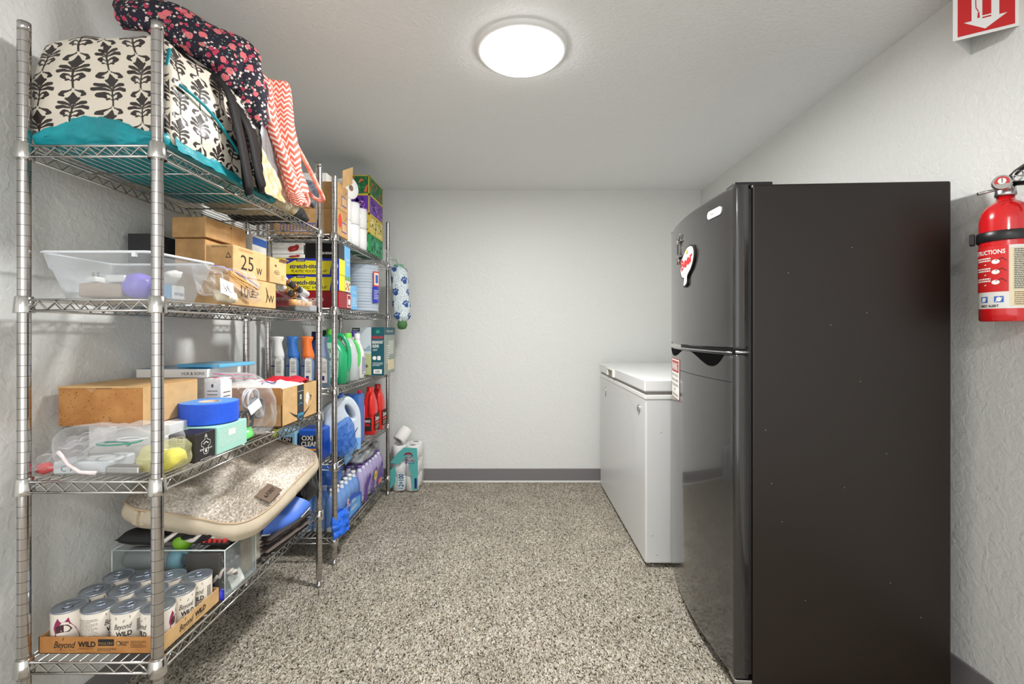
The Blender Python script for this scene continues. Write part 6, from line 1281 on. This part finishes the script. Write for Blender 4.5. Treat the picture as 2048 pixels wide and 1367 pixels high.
def bigjug():
    x, y, z = -.915, 2.47, T4; t = thing('water_jug', (x, y, z), 'large translucent white jug with an oval handle hole, on the far unit', 'jug'); JM = mat('milky jug', (214, 224, 232), .25, coat=.3, var=.05)
    # outline in the Y-Z plane (broad side to the aisle), with a real hole for the hand
    out = SM([(-.095, 0, 0), (-.098, .14, 0), (-.09, .20, 0), (-.06, .245, 0), (-.03, .262, 0), (0.0, .282, 0), (.03, .285, 0), (.06, .262, 0), (.088, .21, 0), (.096, .14, 0), (.095, 0, 0)], 4)
    hole = [(.035 + .030 * math.cos(a) * .8 - .010 * math.sin(a), .205 + .034 * math.sin(a) - .016 * math.cos(a)) for a in [2 * PI * k / 20 for k in range(20)]]
    b = MB(); bmx = bmesh.new(); ov = [bmx.verts.new((0, p[0], p[1])) for p in out]; oe = [bmx.edges.new((ov[i], ov[(i + 1) % len(ov)])) for i in range(len(ov))]; hv = [bmx.verts.new((0, p[0], p[1])) for p in hole]; he = [bmx.edges.new((hv[i], hv[(i + 1) % len(hv)])) for i in range(len(hv))]
    bmesh.ops.triangle_fill(bmx, edges=oe + he, use_beauty=True)
    r = bmesh.ops.extrude_face_region(bmx, geom=list(bmx.faces)); 
    for v in [g for g in r['geom'] if isinstance(g, bmesh.types.BMVert)]: v.co.x += .105
    bmesh.ops.recalc_face_normals(bmx, faces=list(bmx.faces)); sharp = [e for e in bmx.edges if len(e.link_faces) == 2 and e.calc_face_angle(0) > 1.2]; bmesh.ops.bevel(bmx, geom=sharp, offset=.012, segments=3, profile=.5, affect='EDGES')
    R = Matrix.Rotation(-.85, 3, 'Z')
    for v in bmx.verts: v.co = R @ (v.co - V(.0525, 0, 0)) + V(x, y, z)
    b.bm(bmx, JM, True); b.build('body', t); b = MB(); b.loft([(z + .275, .02, .02), (z + .30, .02, .02)], M_blue, 18, o=(x, y + .0, 0)); b.build('cap', t)
    b = MB(); P = plane(V(x, y, z + .07) + R @ V(.0530, 0, 0), R @ V(0, 1, 0), (0, 0, 1)); b.rect(0, -.035, .18, .06, P, mat('water blue tint', (130, 176, 226), .3), .001); b.build('blue_band', t)
bigjug()
b = MB(); pillow(b, (-.848, 2.35, T4 + .10), (.1, 1, .1), (-.1, -.2, 1), .17, .17, .05, FILMB, n=24, amp=.012, fr=22, seed=77); tag(b.build('blue_zip_bag'), 'glossy blue plastic bag at the near post of the far unit', 'plastic bag')
b = MB(); pillow(b, (-.84, 2.40, T4 + .04), (0, 1, .35), (-.1, -.3, 1), .17, .10, .03, film('pale blue bag', (150, 200, 240), .25, .85), n=20, amp=.012, fr=24, seed=78); b.tube([V(-.822, 2.33 + .02 * k, T4 + .07 + .007 * k) for k in range(8)], .002, M_navy, 5); tag(b.build('zip_bag'), 'pale blue zip bag lying in front of the large translucent jug', 'plastic bag')
carton('blue_box', 'small blue carton behind the handle of the large translucent jug', 'box', -.96, -.86, 2.60, 2.70, T4, T4 + .27, mat('mid blue card', (60, 110, 190), .4))
DR = mat('drain cleaner red', (222, 40, 36), .3, coat=.3)
def drano(x, y, rz, lab):
    def lb(b):
        P = plane(V(x, y, T4 + .075) + V(.0405 * math.cos(rz) * 0 + .042, 0, 0), (0, 1, 0), (0, 0, 1)); b.rect(0, 0, .085, .10, P, M_ink, .001); b.text('Drano', 0, .022, .026, P, M_paper, w=.075, off=.002, bold=.03); b.rect(0, -.005, .075, .012, P, mat('label orange red', (0, 0, 0)), .002); b.lines(0, -.03, .07, .025, 3, P, M_cream, .002)
        F_ = plane((x, y - .0525, T4 + .075), (1, 0, 0), (0, 0, 1)); b.rect(0, -.01, .05, .08, F_, M_ink, .001); b.text('MAX', 0, .01, .014, F_, M_paper, w=.04, off=.002, bold=.03); b.text('GEL', 0, -.012, .014, F_, DR, w=.04, off=.002, bold=.03)
    bottle('drain_cleaner_bottle', x, y, T4, [(0, .036, .048), (.005, .041, .052), (.16, .041, .052), (.20, .036, .044), (.235, .026, .026), (.258, .02, .02)], DR, DR, .028, .020, lab, 'bottle', 3.0, lb, (SM([(.01, -.01, .25), (.022, -.05, .235), (.024, -.066, .19), (.022, -.062, .14), (.016, -.05, .12)]), .0105, DR))
drano(-.882, 2.88, 0, 'red drain cleaner bottle with its handle toward the translucent jug')
drano(-.878, 3.03, 0, 'second red drain cleaner bottle, closer to the far post')
bottle('pink_bottle', -.905, 2.76, T4, [(0, .028, .028), (.18, .028, .028), (.23, .014, .014)], mat('pink bottle body', (236, 120, 150), .35), mat('hot pink cap', (226, 50, 100), .3), .05, .013, 'bottle with a hot pink cap behind the translucent jug')
b = MB(); soft(b, (-.99, 2.75, T4 + .062), (.10, .2, .1), 14, M_paper, rnd=.3, amp=.008); tag(b.build('white_bundle'), 'white wrapped bundle behind the pink-capped bottle', 'bundle')
# ================================================================ far unit, lowest deck (z 0.128)
T5 = .130
def bottle_pack(x0, x1, y0, y1, nx, ny, filmm, capm, lab, bands):
    t = thing('water_bottle_pack', ((x0 + x1) / 2, (y0 + y1) / 2, T5), lab, 'bottle pack'); h = .20; PB = mat('clear bottle plastic', (214, 224, 232), .12, coat=.5)
    for i in range(nx):
        for j in range(ny):
            x = x0 + (x1 - x0) * (i + .5) / nx; y = y0 + (y1 - y0) * (j + .5) / ny; r = min((x1 - x0) / nx, (y1 - y0) / ny) * .48
            b = MB(); z = T5 + .003; b.loft([(z, r * .8, r * .8), (z + .006, r, r), (z + .05, r, r), (z + .055, r * .95, r * .95), (z + .06, r, r), (z + .12, r, r), (z + .15, r * .8, r * .8), (z + .178, r * .38, r * .38), (z + .19, r * .38, r * .38)], PB, 14, o=(x, y, 0)); bo = b.build('bottle', t)
            b = MB(); b.loft([(z + .188, r * .42, r * .42), (z + .202, r * .42, r * .42)], capm, 12, o=(x, y, 0)); b.build('cap', bo)
    b = MB(); soft(b, ((x0 + x1) / 2, (y0 + y1) / 2, T5 + h * .42 + .010), (x1 - x0 + .012, y1 - y0 + .012, h * .84), 26, filmm, rnd=.25, amp=.006, fr=20, seed=int(y0 * 10)); b.build('wrapper', t)
    b = MB(); P = RT(x1 + .008, y0, y1, T5, T5 + h * .84); w_ = y1 - y0
    bands(b, P, w_); b.build('printed_band', t)
def blueband(b, P, w_):
    Bm = mat('pack blue', (30, 90, 206), .25); B2 = mat('pack light blue', (90, 170, 236), .25)
    b.poly([(-w_ * .48, -.08), (w_ * .48, -.08), (w_ * .48, .0), (w_ * .1, .035), (-w_ * .2, .0), (-w_ * .48, .03)], P, Bm, .001); b.poly([(-w_ * .1, -.07), (w_ * .42, -.07), (w_ * .42, -.01), (w_ * .05, .01)], P, B2, .0015); b.text('Great Value', 0, .0, .02, P, M_paper, w=w_ * .4, off=.0025); b.text('water', w_ * .15, -.035, .026, P, M_paper, w=w_ * .3, off=.0025); b.disc(-w_ * .12, .02, .014, .014, P, M_paper, .002); b.disc(-w_ * .12, .02, .008, .008, P, mat('pack red', (214, 60, 60), .3), .0025)
def purpband(b, P, w_):
    Pm = mat('pack purple', (92, 40, 150), .25)
    for k in range(3): b.poly([(-w_ * .5 + w_ * .3 * k, -.08), (-w_ * .42 + w_ * .3 * k, .02), (-w_ * .25 + w_ * .3 * k, .06), (-w_ * .2 + w_ * .3 * k, .03), (-w_ * .34 + w_ * .3 * k, -.02), (-w_ * .38 + w_ * .3 * k, -.08)], P, Pm, .001)
    b.disc(-w_ * .0, .01, .03, .03, P, mat('pack yellow', (240, 206, 50), .3), .002); b.lines(0, .01, .04, .02, 2, P, M_ink, .0028); b.rect(w_ * .2, -.05, .06, .03, P, mat('pack coral', (240, 110, 100), .3), .002); b.rect(w_ * .36, -.02, .05, .05, P, Pm, .002)
bottle_pack(-1.10, -.856, 2.26, 2.62, 4, 6, FILMB, M_offw, 'shrink-wrapped pack of water bottles in blue printed film, nearest on the lowest deck', blueband)
bottle_pack(-1.10, -.856, 2.66, 3.09, 4, 7, film('violet tint film', (200, 170, 226), .15, .85), mat('cap violet', (130, 90, 180), .3), 'shrink-wrapped bottle pack with purple swirls, behind the blue-wrapped pack', purpband)
b = MB(); soft(b, (-1.0, 2.34, T5 + .262), (.28, .13, .10), 20, film('blue bag film', (70, 130, 226), .45, .9), rnd=.4, amp=.014, fr=16, seed=19); tag(b.build('blue_bag'), 'shiny blue bag lying on top of the blue-wrapped bottle pack', 'bag')
b = MB(); soft(b, (-.96, 2.85, T5 + .245), (.2, .34, .06), 20, mat('dark snack film', (60, 56, 62), .3, bump=.5, bscale=40, col2=(190, 196, 200), vscale=14), rnd=.4, amp=.012, fr=16, seed=23); tag(b.build('snack_bag'), 'dark and silver crumpled bag on top of the purple-swirl bottle pack', 'bag')
b = MB(); pillow(b, (-.838, 2.27, T5 + .045), (.15, 1, 0), (-.1, 0, 1), .14, .11, .04, mat('blue crinkle film', (40, 110, 226), .2, bump=.6, bscale=50), n=20, amp=.012, fr=24, seed=29); tag(b.build('blue_packet'), 'crinkled bright blue packet low beside the near post of the far unit', 'packet')
# toilet paper on the floor past the unit
def tp_pack():
    x0, x1, y0, y1 = -.845, -.655, 3.215, 3.425; t = thing('toilet_paper_pack', ((x0 + x1) / 2, (y0 + y1) / 2, 0), 'teal-wrapped toilet paper pack on the carpet by the back wall', 'toilet paper'); PT = mat('paper roll white', (0, 0, 0)); h = .315
    for i in range(2):
        for j in range(2):
            for k in range(3):
                x = x0 + .05 + i * .092; y = y0 + .052 + j * .104; z = .006 + k * .104; b = MB(); b.loft([(z, .02, .02), (z, .042, .042), (z + .002, .045, .045), (z + .098, .045, .045), (z + .1, .042, .042), (z + .1, .02, .02)], PT, 20, cap=False, o=(x, y, 0)); b.build('roll', t)
    b = MB(); soft(b, ((x0 + x1) / 2, (y0 + y1) / 2, h / 2 + .006), (x1 - x0 + .012, y1 - y0 + .01, h + .006), 28, FILM, rnd=.25, amp=.008, fr=14, seed=51); b.build('wrapper', t)
    P = FR(x0, x1, y0 - .012, 0, h); TT = mat('wrap teal', (90, 176, 172), .3); b = MB()
    b.poly([(-.095, .05), (-.04, .12), (.0, .155), (.09, .15), (.095, .05), (.05, .10), (.01, .09), (-.03, .04)], P, TT, .001); b.poly([(.03, .05), (.095, .06), (.095, -.13), (.06, -.14), (.05, -.05)], P, TT, .001); b.poly([(-.095, -.0), (-.06, .03), (-.055, -.08), (-.095, -.13)], P, TT, .001)
    b.text('12=100', -.02, -.075, .034, P, M_navy, w=.10, off=.002, rot=PI / 2, bold=.02); b.rect(-.020, -.075, .046, .115, P, mat('wrap pale teal', (206, 230, 228), .3), .0014)
    b.text('Soft', .04, .06, .03, P, M_navy, w=.06, off=.003, shear=.2); b.stroke([(.0, .1), (.03, .12), (.06, .1), (.04, .08)], .004, P, M_navy, .002); b.rect(.08, -.09, .016, .07, P, M_navy, .002); b.rect(.03, .112, .05, .014, P, mat('wrap red', (190, 60, 70), .4), .002)
    b.build('printed_band', t)
tp_pack()
roll('paper_roll', (-.80, 3.26, .345), (.35, .45, .55), .044, .10, 'loose white paper roll leaning on the toilet paper pack', None)
